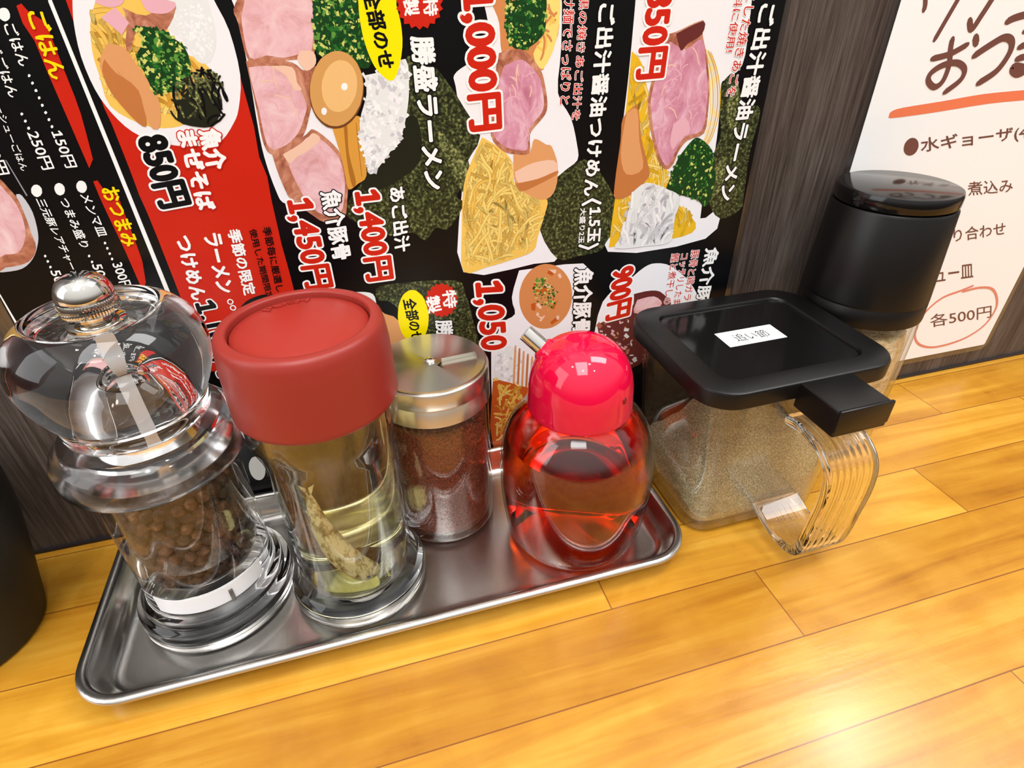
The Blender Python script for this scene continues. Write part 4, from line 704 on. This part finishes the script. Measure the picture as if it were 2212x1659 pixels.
# ------------------------------------------------------------------ pepper mill
MX, MY = -.0748, -.0454
mill = empty('pepper_mill', (MX, MY, TZ), 0, 'clear acrylic pepper mill with chrome knob at the tray end', 'pepper mill')
bm = bmesh.new()
lathe(bm, [(0, 0), (.0262, 0), (.0278, .0008), (.0283, .0025), (.0283, .0075), (.0277, .0090), (.0262, .0100), (.0255, .0108), (.0257, .0122), (.0250, .0138), (.0238, .0150), (.0229, .0165), (.0226, .0185), (.0226, .0254), (.0226, .0560), (.0226, .0716),
           (.0194, .0716), (.0194, .0262), (.0188, .0250), (.0172, .0246), (0, .0246)])
for f in bm.faces: f.material_index = 1 if f.calc_center_median().z > .0256 else 0
obj('body', bm, [acrylic, thin_clear('dusty_acrylic', (.97, .96, .95), 1.0, (150, 118, 92), 160, .50, .75, .30)], mill)
bm = bmesh.new()   # collar ring over the top of the body
lathe(bm, [(.0198, .0722), (.0255, .0722), (.0272, .0728), (.0282, .0745), (.0286, .0775), (.0284, .0800), (.0272, .0830), (.0255, .0848), (.0243, .0856), (.0236, .0872), (.0205, .0880), (.0150, .0880), (.0150, .0760), (.0198, .0745)], closed=True)
obj('collar', bm, glass('worn_acrylic', (1, 1, 1), 1.46, .10), mill)
bm = bmesh.new()   # squat head with a dished top
hd = smoothprof([(.0190, .0884), (.0206, .0890), (.0212, .0915), (.0212, .0945), (.0232, .0985), (.0254, .1040), (.0264, .1095), (.0262, .1140), (.0246, .1190), (.0215, .1230), (.0184, .1252), (.0168, .1252), (.0158, .1240), (.0130, .1212), (.0096, .1198), (.0072, .1200)], 4)
lathe(bm, [(0, .1085), (.0040, .1082), (.0078, .1066), (.0104, .1030), (.0112, .0985), (.0112, .0940), (.0120, .0925), (.0150, .0915), (.0150, .0884)] + hd + [(.0060, .1205), (0, .1205)])
obj('head', bm, acrylic, mill)
bm = bmesh.new(); lathe(bm, [(0, .0262), (.0028, .0262), (.0028, .0740), (0, .0740)], 24); obj('shaft', bm, steel, mill, label='slim steel spindle inside the mill')
bm = bmesh.new(); box(bm, -.0019, .0019, -.0004, .0004, .0750, .1198)
o = obj('flat_spindle', bm, mat('satin_aluminium', (228, 226, 224), .4, .55), mill, smooth=0); o.rotation_euler.z = .5
bm = bmesh.new()
lathe(bm, [(0, .1208), (.0072, .1208), (.0076, .1214), (.0076, .1226), (.0066, .1232), (.0050, .1236), (.0048, .1250), (.0050, .1254), (0, .1254)], 64)
obj('knob_collar', bm, chrome, mill)
bm = bmesh.new()   # knurled chrome knob
NK = 120
prof = [(.0058, .1254), (.0071, .1256), (.0076, .1263), (.0076, .1292), (.0072, .1298)]
lathe(bm, [(0, .1256)] + prof + [(.0073, .1302), (.0072, .1318), (.0064, .1340), (.0050, .1356), (.0027, .1366), (0, .1368)], NK)
for v_ in bm.verts:
    r_ = math.hypot(v_.co.x, v_.co.y)
    if .1260 < v_.co.z < .1293 and r_ > .0065:
        a = math.atan2(v_.co.y, v_.co.x); k = 1 - .045 * (round(a / (2 * PI) * NK) % 2); v_.co.x *= k; v_.co.y *= k
obj('knob', bm, chrome, mill, smooth=30)
# white band seen inside the foot of the mill, with a grey pin
bm = bmesh.new(); A0, A1 = math.radians(-128), math.radians(-28)
for s_ in range(24):
    a, c = A0 + (A1 - A0) * s_ / 24, A0 + (A1 - A0) * (s_ + 1) / 24
    bm.faces.new([bm.verts.new((.02275 * math.cos(t), .02275 * math.sin(t), z)) for t, z in ((a, .0172), (c, .0172), (c, .0250), (a, .0250))])
bmesh.ops.remove_doubles(bm, verts=bm.verts, dist=1e-6)
r_ = bmesh.ops.extrude_face_region(bm, geom=bm.faces[:])
for v_ in r_['geom']:
    if isinstance(v_, bmesh.types.BMVert): v_.co.x *= 1.006; v_.co.y *= 1.006
bmesh.ops.recalc_face_normals(bm, faces=bm.faces)
obj('band', bm, mat('white_label', (236, 238, 244), .35), mill, label='white band round the foot of the mill')
a = math.radians(-62); bm = bmesh.new(); box(bm, -.0007, .0007, -.0004, .0004, .0165, .0225, .0002)
o = obj('pin', bm, mat('grey_pin', (108, 104, 98), .4, .6), mill); o.location = (.0232 * math.cos(a), .0232 * math.sin(a), 0); o.rotation_euler.z = a + PI / 2
# peppercorns
pcm = [mottled('peppercorn_' + k, [(.3, c0), (.55, c1), (.75, c2)], 300, .65, bmp=.9, bscale=420, bdist=.0012) for k, c0, c1, c2 in (('dark', (30, 20, 15), (62, 44, 34), (98, 74, 58)), ('brown', (40, 26, 18), (96, 66, 46), (160, 122, 92)), ('grey', (24, 19, 16), (56, 44, 36), (104, 86, 72)))]
rnd = random.Random(11)
protos = []
for k in range(6):
    bm = bmesh.new(); bmesh.ops.create_icosphere(bm, subdivisions=3, radius=.00225)
    r2 = random.Random(k)
    axes = [Vector((r2.gauss(0, 1), r2.gauss(0, 1), r2.gauss(0, 1))).normalized() for _ in range(9)]
    for v_ in bm.verts:
        d = v_.co.normalized(); s_ = 1 + .05 * math.sin(6 * d.dot(axes[0]) + k) + .045 * math.sin(13 * d.dot(axes[1])) + .045 * math.sin(17 * d.dot(axes[7]) + k) - .10 * max(0, max(abs(d.dot(x)) for x in axes[2:6]) - .93) / .07
        v_.co *= s_
    me = bpy.data.meshes.new('peppercorn'); bm.to_mesh(me); bm.free(); me.materials.append(pcm[k % 3])
    me.polygons.foreach_set('use_smooth', [True] * len(me.polygons)); protos.append(me)
spots = []
for row in range(10):
    z = .0272 + row * .0041; nn = 24
    for i in range(nn):
        a = 2 * PI * (i + .5 * (row % 2)) / nn + rnd.uniform(-.04, .04)
        top = .064 + .004 * math.cos(a - 1.0)
        if z > top: continue
        spots.append((.0168 * math.cos(a) + rnd.uniform(-.0001, .0001), .0168 * math.sin(a), z + rnd.uniform(-.0005, .0005)))
for p in spots:
    o = bpy.data.objects.new('peppercorn', protos[rnd.randrange(6)]); o.location = (MX + p[0], MY + p[1], TZ + p[2])
    s_ = rnd.uniform(.86, 1.0); o.scale = (s_, s_, s_); o.rotation_euler = (rnd.uniform(0, 6), rnd.uniform(0, 6), rnd.uniform(0, 6)); COL.objects.link(o)
    tag(o, 'wrinkled dark brown peppercorn lying inside the clear mill', 'peppercorn', 'peppercorns in the mill')
bm = bmesh.new(); lathe(bm, [(.0034, .0256), (.0138, .0256), (.0138, .062), (.0125, .066), (.0080, .0675), (.0034, .0675)], 40, closed=True)
for v_ in bm.verts: v_.co += Vector((rnd.uniform(-.0005, .0005), rnd.uniform(-.0005, .0005), rnd.uniform(-.0006, .0006)))
o = obj('peppercorn_heap', bm, mottled('peppercorn_mass', [(.35, (22, 15, 11)), (.6, (60, 42, 32))], 260, .7, bmp=1, bscale=240, bdist=.003)); o.location = (MX, MY, TZ)
tag(o, 'packed mass of peppercorns in the middle of the clear mill', 'peppercorns', None, 'stuff')
# ------------------------------------------------------------------ jar with red lid (vinegar with dried fish)
RX, RY = -.0201, -.0538
jar = empty('vinegar_jar', (RX, RY, TZ), 0, 'clear jar of pale vinegar with a big dull red cap', 'jar')
bm = bmesh.new()
lathe(bm, [(0, 0), (.0240, 0), (.0256, .0010), (.0263, .0034), (.0263, .0062), (.0256, .0082), (.0236, .0098), (.0222, .0118), (.0217, .0150), (.0216, .0400), (.0217, .0700), (.0226, .0745), (.0240, .0790), (.0249, .0820), (.0252, .0850), (.0252, .0902), (.0246, .0905),
           (.0236, .0905), (.0236, .0850), (.0218, .0770), (.0204, .0710), (.0204, .0150), (.0196, .0100), (.0180, .0084), (0, .0080)])
for f in bm.faces: f.material_index = 1 if f.calc_center_median().z < .0099 else 0
obj('glass', bm, [clear_glass, acrylic], jar)
redm = mat('red_cap_plastic', (142, 44, 36), .4, spec=.4)
n, l, b = nt(redm); bump(redm, noise(redm, coords(redm), 900, 2), .06, .0003)
bm = bmesh.new()
lathe(bm, [(.0248, .0906), (.0256, .0906), (.0260, .0912), (.0260, .0925), (.0256, .1085), (.0251, .1140), (.0246, .1164), (.0238, .1175), (.0228, .1178), (.0214, .1178), (.0209, .1176), (.0207, .1170), (.0207, .1138), (0, .1138), (0, .1120), (.0236, .1110), (.0244, .0920)], closed=False)
lidp = obj('lid', bm, redm, jar, smooth=50)
bm = bmesh.new()   # tilted push disc set into the lid, domed like a shallow dish
lathe(bm, [(0, .1184), (.0060, .1182), (.0120, .1176), (.0170, .1167), (.0196, .1160), (.0203, .1155), (.0204, .1141), (0, .1141)], 96)
disc = obj('push_disc', bm, mat('red_disc_plastic', (150, 42, 33), .34, spec=.45), jar, smooth=50)
# raised PUSH lettering on the far side of the disc
V, Fc = glyphs('PUSH', .01)
bm = bmesh.new(); vs = []
tw = max(p[0] for p in V); cap = max(p[1] for p in V)
for d in (-.0002, .0005):
    row = []
    for x, y in V:
        a = PI / 2 + .30 - (x / tw - .5) * .95; rad = .0132 + y / cap * .0040
        row.append(bm.verts.new((rad * math.cos(a), rad * math.sin(a), .11735 - (rad - .0132) * .2 + d)))
    vs.append(row)
for fc in Fc: bm.faces.new([vs[1][i] for i in fc])
ed_ = {}
for fc in Fc:
    for i in range(len(fc)):
        k = (fc[i], fc[(i + 1) % len(fc)]); ed_[k] = 1
for (i, j) in list(ed_):
    if (j, i) not in ed_: bm.faces.new((vs[1][j], vs[1][i], vs[0][i], vs[0][j]))
for v_ in [v_ for v_ in bm.verts if not v_.link_faces]: bm.verts.remove(v_)
bmesh.ops.recalc_face_normals(bm, faces=bm.faces)
obj('lettering', bm, MATS['red_disc_plastic'], disc, smooth=0, label='raised word PUSH on the red cap')
vin = glass('pale_vinegar', (.972, .94, .70), 1.33)
bm = bmesh.new(); lathe(bm, [(0, .0086), (.0176, .0090), (.0192, .0105), (.0201, .0155), (.0201, .0866), (.0197, .0870), (0, .0868)])
o = obj('vinegar', bm, vin); o.location = (RX, RY, TZ); tag(o, 'pale yellow vinegar filling the jar under the red cap', 'vinegar', None, 'stuff')
fishm = mottled('dried_fish_skin', [(.36, (104, 82, 58)), (.47, (190, 176, 150)), (.56, (246, 242, 232))], 420, .35, (1, 1, .4), bmp=.5, bscale=320, bdist=.0015)
brownm = mottled('dried_fish_brown', [(.3, (84, 50, 26)), (.5, (150, 98, 54)), (.7, (196, 150, 96))], 150, .4, bmp=.6, bscale=260, bdist=.002)
kelpm = mottled('kelp_brown', [(.3, (40, 28, 16)), (.55, (84, 62, 34)), (.75, (128, 98, 58))], 140, .4, bmp=.5, bscale=200, bdist=.002)
def fish(name, pts, rad, flat, m, label, seed):
    """tapered dried fish along a bent spine with a forked tail"""
    r2 = random.Random(seed); bm = bmesh.new()
    V = [Vector(p) for p in pts]; sp = []
    cx = crom([(p.x, p.y) for p in V], 6); cz = crom([(p.z, 0) for p in V], 6)
    sp = [Vector((a[0], a[1], c[0])) for a, c in zip(cx, cz)]
    N_ = len(sp); side_ = None; rings = []
    for i, p in enumerate(sp):
        t = (sp[min(i + 1, N_ - 1)] - sp[max(i - 1, 0)]).normalized()
        u = Vector((.25, 1, 0)); u = (u - u.dot(t) * t).normalized(); w_ = t.cross(u)
        s_ = i / (N_ - 1)
        rr_ = rad * (.16 + .84 * math.sin(min(1, s_ * 1.25) * PI / 2) ** 1.1) * (1 if s_ < .86 else math.sqrt(max(.12, 1 - ((s_ - .86) / .15) ** 2)))
        rings.append([p + rr_ * (1 + r2.uniform(-.05, .05)) * (math.cos(2 * PI * k / 18) * w_ + flat * math.sin(2 * PI * k / 18) * u) for k in range(18)])
    loft(bm, rings)
    t = (sp[0] - sp[2]).normalized(); w_ = t.cross(Vector((.25, 1, 0))).normalized(); q = sp[0]
    for sg in (1, -1):
        vs = [bm.verts.new(q + a * t + sg * c * w_ + Vector((0, d, 0))) for a, c, d in ((-.001, .0002, -.0002), (.0042, .0022, -.0002), (.0030, .0004, -.0002), (-.001, .0002, .0003), (.0042, .0022, .0003), (.0030, .0004, .0003))]
        for f in ((0, 1, 2), (5, 4, 3), (0, 3, 4, 1), (1, 4, 5, 2), (2, 5, 3, 0)): bm.faces.new([vs[i] for i in f])
    bmesh.ops.recalc_face_normals(bm, faces=bm.faces)
    o = obj(name, bm, m); o.location = (RX, RY, TZ)
    bm = bmesh.new(); bmesh.ops.create_uvsphere(bm, u_segments=16, v_segments=10, radius=.0007)
    e_ = obj('eye', bm, mat('fish_eye', (24, 18, 14), .3), o); p = sp[int(N_ * .93)]; e_.location = p + Vector((-.0004, -rad * flat * .86, .0006))
    return tag(o, label, 'dried fish')
fish('dried_fish', [(-.0075, -.0095, .0600), (-.0066, -.0120, .0460), (-.0025, -.0135, .0310), (.0050, -.0130, .0160)], .0052, .5, fishm, 'silvery dried fish standing head down in the vinegar jar', 1)
fish('dried_fish', [(-.0125, .0010, .0640), (-.0130, -.0030, .0520), (-.0115, -.0055, .0400), (-.0040, -.0040, .0270)], .0050, .5, brownm, 'brown dried fish behind the silvery one in the vinegar jar', 2)
bm = bmesh.new(); rings = []
for i in range(26):
    s_ = i / 25; c = Vector((-.004 + .019 * s_, -.004 + .004 * math.sin(5 * s_), .0235 - .006 * math.sin(3.2 * s_) + .004 * s_)); h_ = .0040 + .0022 * math.sin(PI * s_); tw_ = .5 + 1.6 * s_
    u = Vector((0, math.sin(tw_) * .8, math.cos(tw_))); v_ = Vector((1, 0, 0)).cross(u)
    rings.append([c + u * h_ * math.cos(2 * PI * k / 12) * (1 + .12 * math.sin(9 * s_ + k)) + v_ * .0008 * math.sin(2 * PI * k / 12) for k in range(12)])
loft(bm, rings)
o = obj('kelp_strip', bm, kelpm); o.location = (RX, RY - .002, TZ); tag(o, 'curled dark brown kelp strip low in the vinegar jar', 'kelp')
# ------------------------------------------------------------------ chilli shaker
SX, SY = .0200, -.0283
shaker = empty('spice_shaker', (SX, SY, TZ), 0, 'small glass shaker of red chilli powder with a steel lid', 'shaker')
bm = bmesh.new()
lathe(bm, [(0, .0004), (.0190, .0004), (.0205, .0010), (.0215, .0025), (.0218, .0045), (.0218, .0610), (.0214, .0632), (.0204, .0648), (.0204, .0700), (.0196, .0700), (.0196, .0640), (.0206, .0600), (.0207, .0080), (.0200, .0050), (0, .0046)])
obj('glass', bm, thin_clear('dusty_glass', (.97, .96, .95), 1.0, (150, 84, 56), 1200, .50, .70, .35), shaker)
bst = mat('brushed_steel', (205, 200, 190), .28, 1); n, l, b = nt(bst)
b.inputs['Anisotropic'].default_value = .85
tg = n.new('ShaderNodeTangent'); tg.direction_type = 'RADIAL'; tg.axis = 'Z'; l.new(tg.outputs[0], b.inputs['Tangent']); b.inputs['Anisotropic Rotation'].default_value = .25
bm = bmesh.new()
lathe(bm, [(.0205, .0652), (.0222, .0652), (.0226, .0656), (.0226, .0722), (.0223, .0726), (.0223, .0732), (.0226, .0736), (.0226, .0790), (.0223, .0798), (.0216, .0801), (.0214, .0800), (.0212, .0794), (0, .0794), (0, .0776), (.0214, .0776), (.0214, .0660)], 128)
slid = obj('lid', bm, bst, shaker)
bm = bmesh.new()   # turning plate with one wedge cut away
a0, a1, NS = math.radians(-62), math.radians(5), 72
rng_ = [a1 + (2 * PI - (a1 - a0)) * i / NS for i in range(NS + 1)]
Vb = []
for z in (.07945, .08110):
    Vb.append(([bm.verts.new((.0045 * math.cos(a), .0045 * math.sin(a), z)) for a in rng_], [bm.verts.new((.0213 * math.cos(a), .0213 * math.sin(a), z)) for a in rng_]))
for i in range(NS):
    for q in (0, 1): bm.faces.new((Vb[q][0][i], Vb[q][1][i], Vb[q][1][i + 1], Vb[q][0][i + 1]))
    for q in (0, 1): bm.faces.new((Vb[0][q][i], Vb[0][q][i + 1], Vb[1][q][i + 1], Vb[1][q][i]))
for i in (0, NS): bm.faces.new((Vb[0][0][i], Vb[0][1][i], Vb[1][1][i], Vb[1][0][i]))
ro = []
for z in (.07945, .08110): ro.append([[bm.verts.new((r * math.cos(a), r * math.sin(a), z)) for a in [a0 + (a1 - a0) * i / 16 for i in range(17)]] for r in (.0182, .0213)])
for i in range(16):
    for q in (0, 1): bm.faces.new((ro[q][0][i], ro[q][1][i], ro[q][1][i + 1], ro[q][0][i + 1]))
    for q in (0, 1): bm.faces.new((ro[0][q][i], ro[0][q][i + 1], ro[1][q][i + 1], ro[1][q][i]))
cen = [bm.verts.new((.0045 * math.cos(2 * PI * i / 40), .0045 * math.sin(2 * PI * i / 40), .08112)) for i in range(40)]; bm.faces.new(cen)
bmesh.ops.recalc_face_normals(bm, faces=bm.faces)
obj('turning_plate', bm, bst, slid, smooth=30)
bm = bmesh.new(); lathe(bm, [(.0023, .0811), (.0022, .0816), (.0015, .0821), (0, .0823)], 32); obj('rivet', bm, chrome, slid)
chm = mottled('chilli_powder', [(.36, (58, 22, 10)), (.5, (112, 48, 24)), (.6, (150, 74, 44)), (.72, (196, 96, 50))], 1500, .8, detail=6, bmp=.8, bscale=1100, bdist=.0012)
bm = bmesh.new(); lathe(bm, [(0, .0052), (.0190, .0056), (.0200, .0085), (.0201, .030), (.0201, .048), (.0198, .0585), (.010, .0595), (0, .0590)], 96)
for v_ in bm.verts:
    if v_.co.z > .046: v_.co.z += -.12 * v_.co.x + .0006 * math.sin(900 * v_.co.x + 700 * v_.co.y)
o = obj('chilli_powder', bm, chm); o.location = (SX, SY, TZ); tag(o, 'coarse red brown chilli powder heaped inside the steel lidded shaker', 'spice', None, 'stuff')
# ------------------------------------------------------------------ red oil dispenser
OX, OY = .0726, -.0531
disp = empty('oil_dispenser', (OX, OY, TZ), 0, 'round bottle of red chilli oil with a pink domed spout cap', 'bottle')
out_ = smoothprof([(.0240, .0002), (.0268, .0012), (.0284, .0040), (.0296, .0100), (.0308, .0200), (.0314, .0320), (.0312, .0420), (.0300, .0500), (.0276, .0568), (.0238, .0622), (.0210, .0650), (.0202, .0664)], 4)
inn = [(max(r - .0009, 0), max(z, .0034)) for r, z in out_]
bm = bmesh.new(); lathe(bm, [(0, .0006)] + out_ + [(.0194, .0664)] + [p for p in reversed(inn)] + [(0, .0034)])
obj('glass', bm, clear_glass, disp)
oilm = glass('red_oil', (.97, .31, .045), 1.40)
lv = .0528
op = [(r - .0002, z + .0003) for r, z in inn if z + .0003 < lv]
rl = op[-1][0]
bm = bmesh.new(); lathe(bm, [(0, .0037)] + op + [(rl - .0002, lv), (rl - .001, lv - .0003), (0, lv - .0003)])
o = obj('chilli_oil', bm, oilm); o.location = (OX, OY, TZ); tag(o, 'clear orange red chilli oil in the round pink capped bottle', 'oil', None, 'stuff')
pink = mat('pink_cap_plastic', (206, 8, 56), .05, spec=.5, coat=.3)
bm = bmesh.new()
cp = smoothprof([(.0197, .0664), (.0201, .0674), (.0199, .0730), (.0195, .0780), (.0183, .0830), (.0160, .0878), (.0122, .0918), (.0068, .0944), (0, .0953)], 5)
lathe(bm, cp + [(0, .0920), (.0145, .0860), (.0185, .0770), (.0190, .0664)], closed=False)
# vent hole: a small dark pit
capo = obj('cap', bm, pink, disp)
cdir = Vector((C_X := -math.sin(math.radians(-18)), -math.cos(math.radians(-18)), 0))
bm = bmesh.new(); bmesh.ops.create_uvsphere(bm, u_segments=20, v_segments=12, radius=.00115)
o = obj('vent_hole', bm, mat('vent_dark', (120, 4, 20), .4), capo, label='small round vent hole in the pink cap'); o.location = (.0098, -.0168, .0772); o.scale = (1, .6, 1.3); o.rotation_euler.z = .5
d = Vector((-.62, .45, .60)).normalized(); root = Vector((-.0108, .0064, .0876))
bm = bmesh.new(); tube(bm, [root - d * .004, root + d * .001, root + d * .0030, root + d * .0036], [.0066, .0056, .0044, .0036], 28); obj('spout_base', bm, pink, disp)
bm = bmesh.new(); tube(bm, [root + d * .0028, root + d * .0115], .0032, 28)
tube(bm, [root + d * .0115, root + d * .0080], .0026, 28); obj('spout', bm, chrome, disp, label='short chrome spout tube')
# ------------------------------------------------------------------ square container of fish powder
TH_ = math.radians(.6); KX, KY = .1520, -.0460
cont = empty('powder_container', (KX, KY, .0002), TH_, 'square clear canister of brown fish powder with black lid and handle', 'container')
def kr(hx, hy, r, z, dx=0): return [(x + dx, y, z) for x, y in rrect(hx, hy, r, 8)]
bm = bmesh.new()
OUT = [(.0306, .0260, .009, 0), (.0322, .0276, .010, .0008), (.0332, .0286, .011, .0030), (.0374, .0322, .0125, .0640), (.0380, .0328, .0125, .0730)]
INN = [(.0366, .0314, .011, .0730), (.0360, .0308, .011, .0640), (.0318, .0272, .0095, .0045), (.0300, .0254, .009, .0028)]
loft(bm, [kr(*q) for q in OUT + INN])
for f in bm.faces:
    c_ = f.calc_center_median(); f.material_index = 1 if f.normal.x * c_.x + f.normal.y * c_.y < -1e-6 else 0
contm = thin_clear('dusty_plastic', (.96, .96, .94), 1.2, (186, 172, 140), 2200, .54, .68, .42, fade=(.020, .050, .14))
obj('box', bm, [thin_clear('clear_plastic', (.975, .975, .965), 1.3), contm], cont)
# lid: frame with a sunken panel and a tab
bm = bmesh.new()
LID = [(.0378, .0322, .0125, .0735), (.0414, .0350, .0135, .0735), (.0423, .0358, .014, .0744), (.0423, .0358, .014, .0798), (.0419, .0354, .0138, .0808), (.0411, .0346, .0132, .0812), (.0318, .0272, .0062, .0812), (.0314, .0268, .006, .0808), (.0312, .0266, .006, .0798), (.0310, .0264, .006, .0797)]
loft(bm, [kr(*q) for q in LID])
lid = obj('lid', bm, black_satin, cont, smooth=35)
bm = bmesh.new(); loft(bm, [kr(.0308, .0262, .0058, .07972), kr(.0308, .0262, .0058, .0800)]); obj('panel', bm, black_gloss, lid, label='glossy sunken panel of the black lid')
bm = bmesh.new(); box(bm, -.0060, .0166, -.0548, -.0346, .0700, .0807, .0007, 3)
box(bm, -.0060, .0166, -.0552, -.0538, .0720, .0814, .0005, 2)
obj('tab', bm, black_satin, lid, label='black thumb tab sticking out over the handle')
stick = empty('label_sticker', (0, 0, 0)); stick.parent = lid
bpy.data.objects.remove(stick)
bm = bmesh.new(); box(bm, -.0134, .0134, -.0057, .0057, .08002, .08012)
sticker = obj('sticker', bm, PRINT['white'], lid, smooth=0, label='small white sticker with black writing')
sticker.location = (-.0012, .0010, 0); sticker.rotation_euler.z = .0
V, Fc = glyphs('追い節', 0)
x0, x1 = min(p[0] for p in V), max(p[0] for p in V); y0, y1 = min(p[1] for p in V), max(p[1] for p in V)
bm = bmesh.new(); vs = [bm.verts.new((-.0078 + .0158 * (x - x0) / (x1 - x0), -.0030 + .0058 * (y - y0) / (y1 - y0), .08016)) for x, y in V]
for fc in Fc: bm.faces.new([vs[i] for i in fc])
for v_ in [v_ for v_ in bm.verts if not v_.link_faces]: bm.verts.remove(v_)
obj('writing', bm, PRINT['black'], sticker, smooth=0)
# clear ribbed handle strap on the front face
hp = crom([(-.0318, .0610), (-.0400, .0620), (-.0500, .0600), (-.0562, .0545), (-.0580, .0450), (-.0574, .0300), (-.0564, .0170), (-.0540, .0105), (-.0480, .0080), (-.0400, .0085), (-.0286, .0120)], 6)
bm = bmesh.new(); rings = []
for i, p in enumerate(hp):
    a, c = hp[max(i - 1, 0)], hp[min(i + 1, len(hp) - 1)]; q = math.hypot(c[0] - a[0], c[1] - a[1]); ny, nz = -(c[1] - a[1]) / q, (c[0] - a[0]) / q
    ring = []
    W, T2 = .0112, .0021
    for k in range(49):
        x = -W + 2 * W * k / 48; t = T2 * (1 if 1 < k < 47 else .75 if 0 < k < 48 else .4) + .00009 * math.cos(k * PI / 3)
        ring.append((.0068 + x, p[0] - ny * t, p[1] - nz * t))
    for k in range(48, -1, -1):
        x = -W + 2 * W * k / 48; t = T2 * (1 if 1 < k < 47 else .75 if 0 < k < 48 else .4)
        ring.append((.0068 + x, p[0] + ny * t, p[1] + nz * t))
    rings.append(ring)
loft(bm, rings)
obj('handle', bm, glass('clear_handle_plastic', (.985, .98, .965), 1.45), cont, label='clear ribbed plastic handle')
powm = mottled('fish_powder', [(.36, (116, 100, 70)), (.5, (196, 178, 136)), (.62, (238, 224, 188))], 1700, .9, detail=6, bmp=.8, bscale=900, bdist=.001)
bm = bmesh.new(); NX, NY = 36, 30; G = []
for j in range(NY + 1):
    row = []
    for i in range(NX + 1):
        x, y = -1 + 2 * i / NX, -1 + 2 * j / NY
        z = .0205 + .0065 * x + .0060 * y + .0045 * math.sin(2.4 * x + 1.3 * y) + .0018 * math.sin(7 * x - 5 * y) + .0006 * math.sin(19 * x + 23 * y)
        z = max(.0060, z)
        # squircle keeps the heap inside the rounded corners
        k = 1 / max(1, (abs(x) ** 8 + abs(y) ** 8) ** .125)
        row.append(bm.verts.new((x * k * .0316, y * k * .0270, z)))
    G.append(row)
for j in range(NY):
    for i in range(NX): bm.faces.new((G[j][i], G[j][i + 1], G[j + 1][i + 1], G[j + 1][i]))
rim = [G[0][i] for i in range(NX)] + [G[j][NX] for j in range(NY)] + [G[NY][i] for i in range(NX, 0, -1)] + [G[j][0] for j in range(NY, 0, -1)]
lo = [bm.verts.new((v_.co.x * .965, v_.co.y * .965, .0049)) for v_ in rim]
for i in range(len(rim)): bm.faces.new((rim[i], lo[i], lo[(i + 1) % len(rim)], rim[(i + 1) % len(rim)]))
bm.faces.new(lo); bmesh.ops.recalc_face_normals(bm, faces=bm.faces)
o = obj('fish_powder', bm, powm); o.location = (KX, KY, .0002); o.rotation_euler.z = TH_; tag(o, 'fine brown fish powder heaped in the square canister', 'powder', None, 'stuff')
# ------------------------------------------------------------------ tall dark shaker
DX, DY = .2214, -.0276
tall = empty('tall_shaker', (DX, DY, .0002), 0, 'tall clear jar with a big black cap by the white menu sheet', 'shaker')
bm = bmesh.new()
lathe(bm, [(0, 0), (.0236, 0), (.0250, .0012), (.0256, .0040), (.0260, .0400), (.0261, .0720), (.0252, .0750), (.0244, .0752), (.0244, .0700), (.0244, .0400), (.0238, .0060), (.0224, .0034), (0, .0030)])
obj('glass', bm, clear_glass, tall)
bm = bmesh.new()
lathe(bm, [(.0254, .0756), (.0263, .0756), (.0264, .0764), (.0262, .0836), (.0259, .0841), (.0259, .0845), (.0262, .0849), (.0240, .1230), (.0234, .1240), (.0190, .1242), (0, .1242), (0, .1200), (.0226, .1200), (.0246, .0780)])
cp_ = obj('cap', bm, black_satin, tall)
bm = bmesh.new(); lathe(bm, [(.0220, .1244), (.0232, .1246), (.0237, .1254), (.0236, .1292), (.0231, .1304), (.0220, .1308), (0, .1308), (0, .1244)]); obj('top_disc', bm, black_gloss, cp_, label='glossy black turning disc on the cap')
bitm = mottled('pale_flakes_mass', [(.3, (186, 150, 104)), (.5, (226, 196, 150)), (.7, (246, 230, 200))], 240, .6, bmp=.9, bscale=300, bdist=.003)
bm = bmesh.new(); lathe(bm, [(0, .0036), (.0212, .0040), (.0228, .0070), (.0232, .020), (.0234, .030), (.0236, .045), (.0237, .060), (.0225, .0672), (.012, .0690), (0, .0680)], 72)
r2 = random.Random(4)
for v_ in bm.verts: v_.co.z += r2.uniform(-.0012, .0012) if v_.co.z > .01 else 0
o = obj('pale_flakes', bm, bitm); o.location = (DX, DY, .0002); tag(o, 'pale beige flakes filling the tall jar with black cap', 'seasoning', None, 'stuff')
# ------------------------------------------------------------------ dark pot cut by the left edge
PX, PY = -.1650, -.0387
pot = empty('dark_pot', (PX, PY, .0002), 0, 'dark olive black flared pot cut off by the left edge', 'pot')
potm = mat('dark_olive_ceramic', (30, 28, 20), .5, spec=.35)
bm = bmesh.new()
prof = smoothprof([(.0215, 0), (.0236, .0008), (.0248, .0040), (.0272, .0150), (.0305, .0300), (.0340, .0480), (.0352, .0600), (.0356, .0680)], 4)
lathe(bm, [(0, .0010)] + [(p[0], p[1]) for p in prof] + [(.0350, .0690), (.0336, .0684)] + [(max(p[0] - .003, 0), max(p[1], .004)) for p in reversed(prof)] + [(0, .0040)])
obj('body', bm, potm, pot)
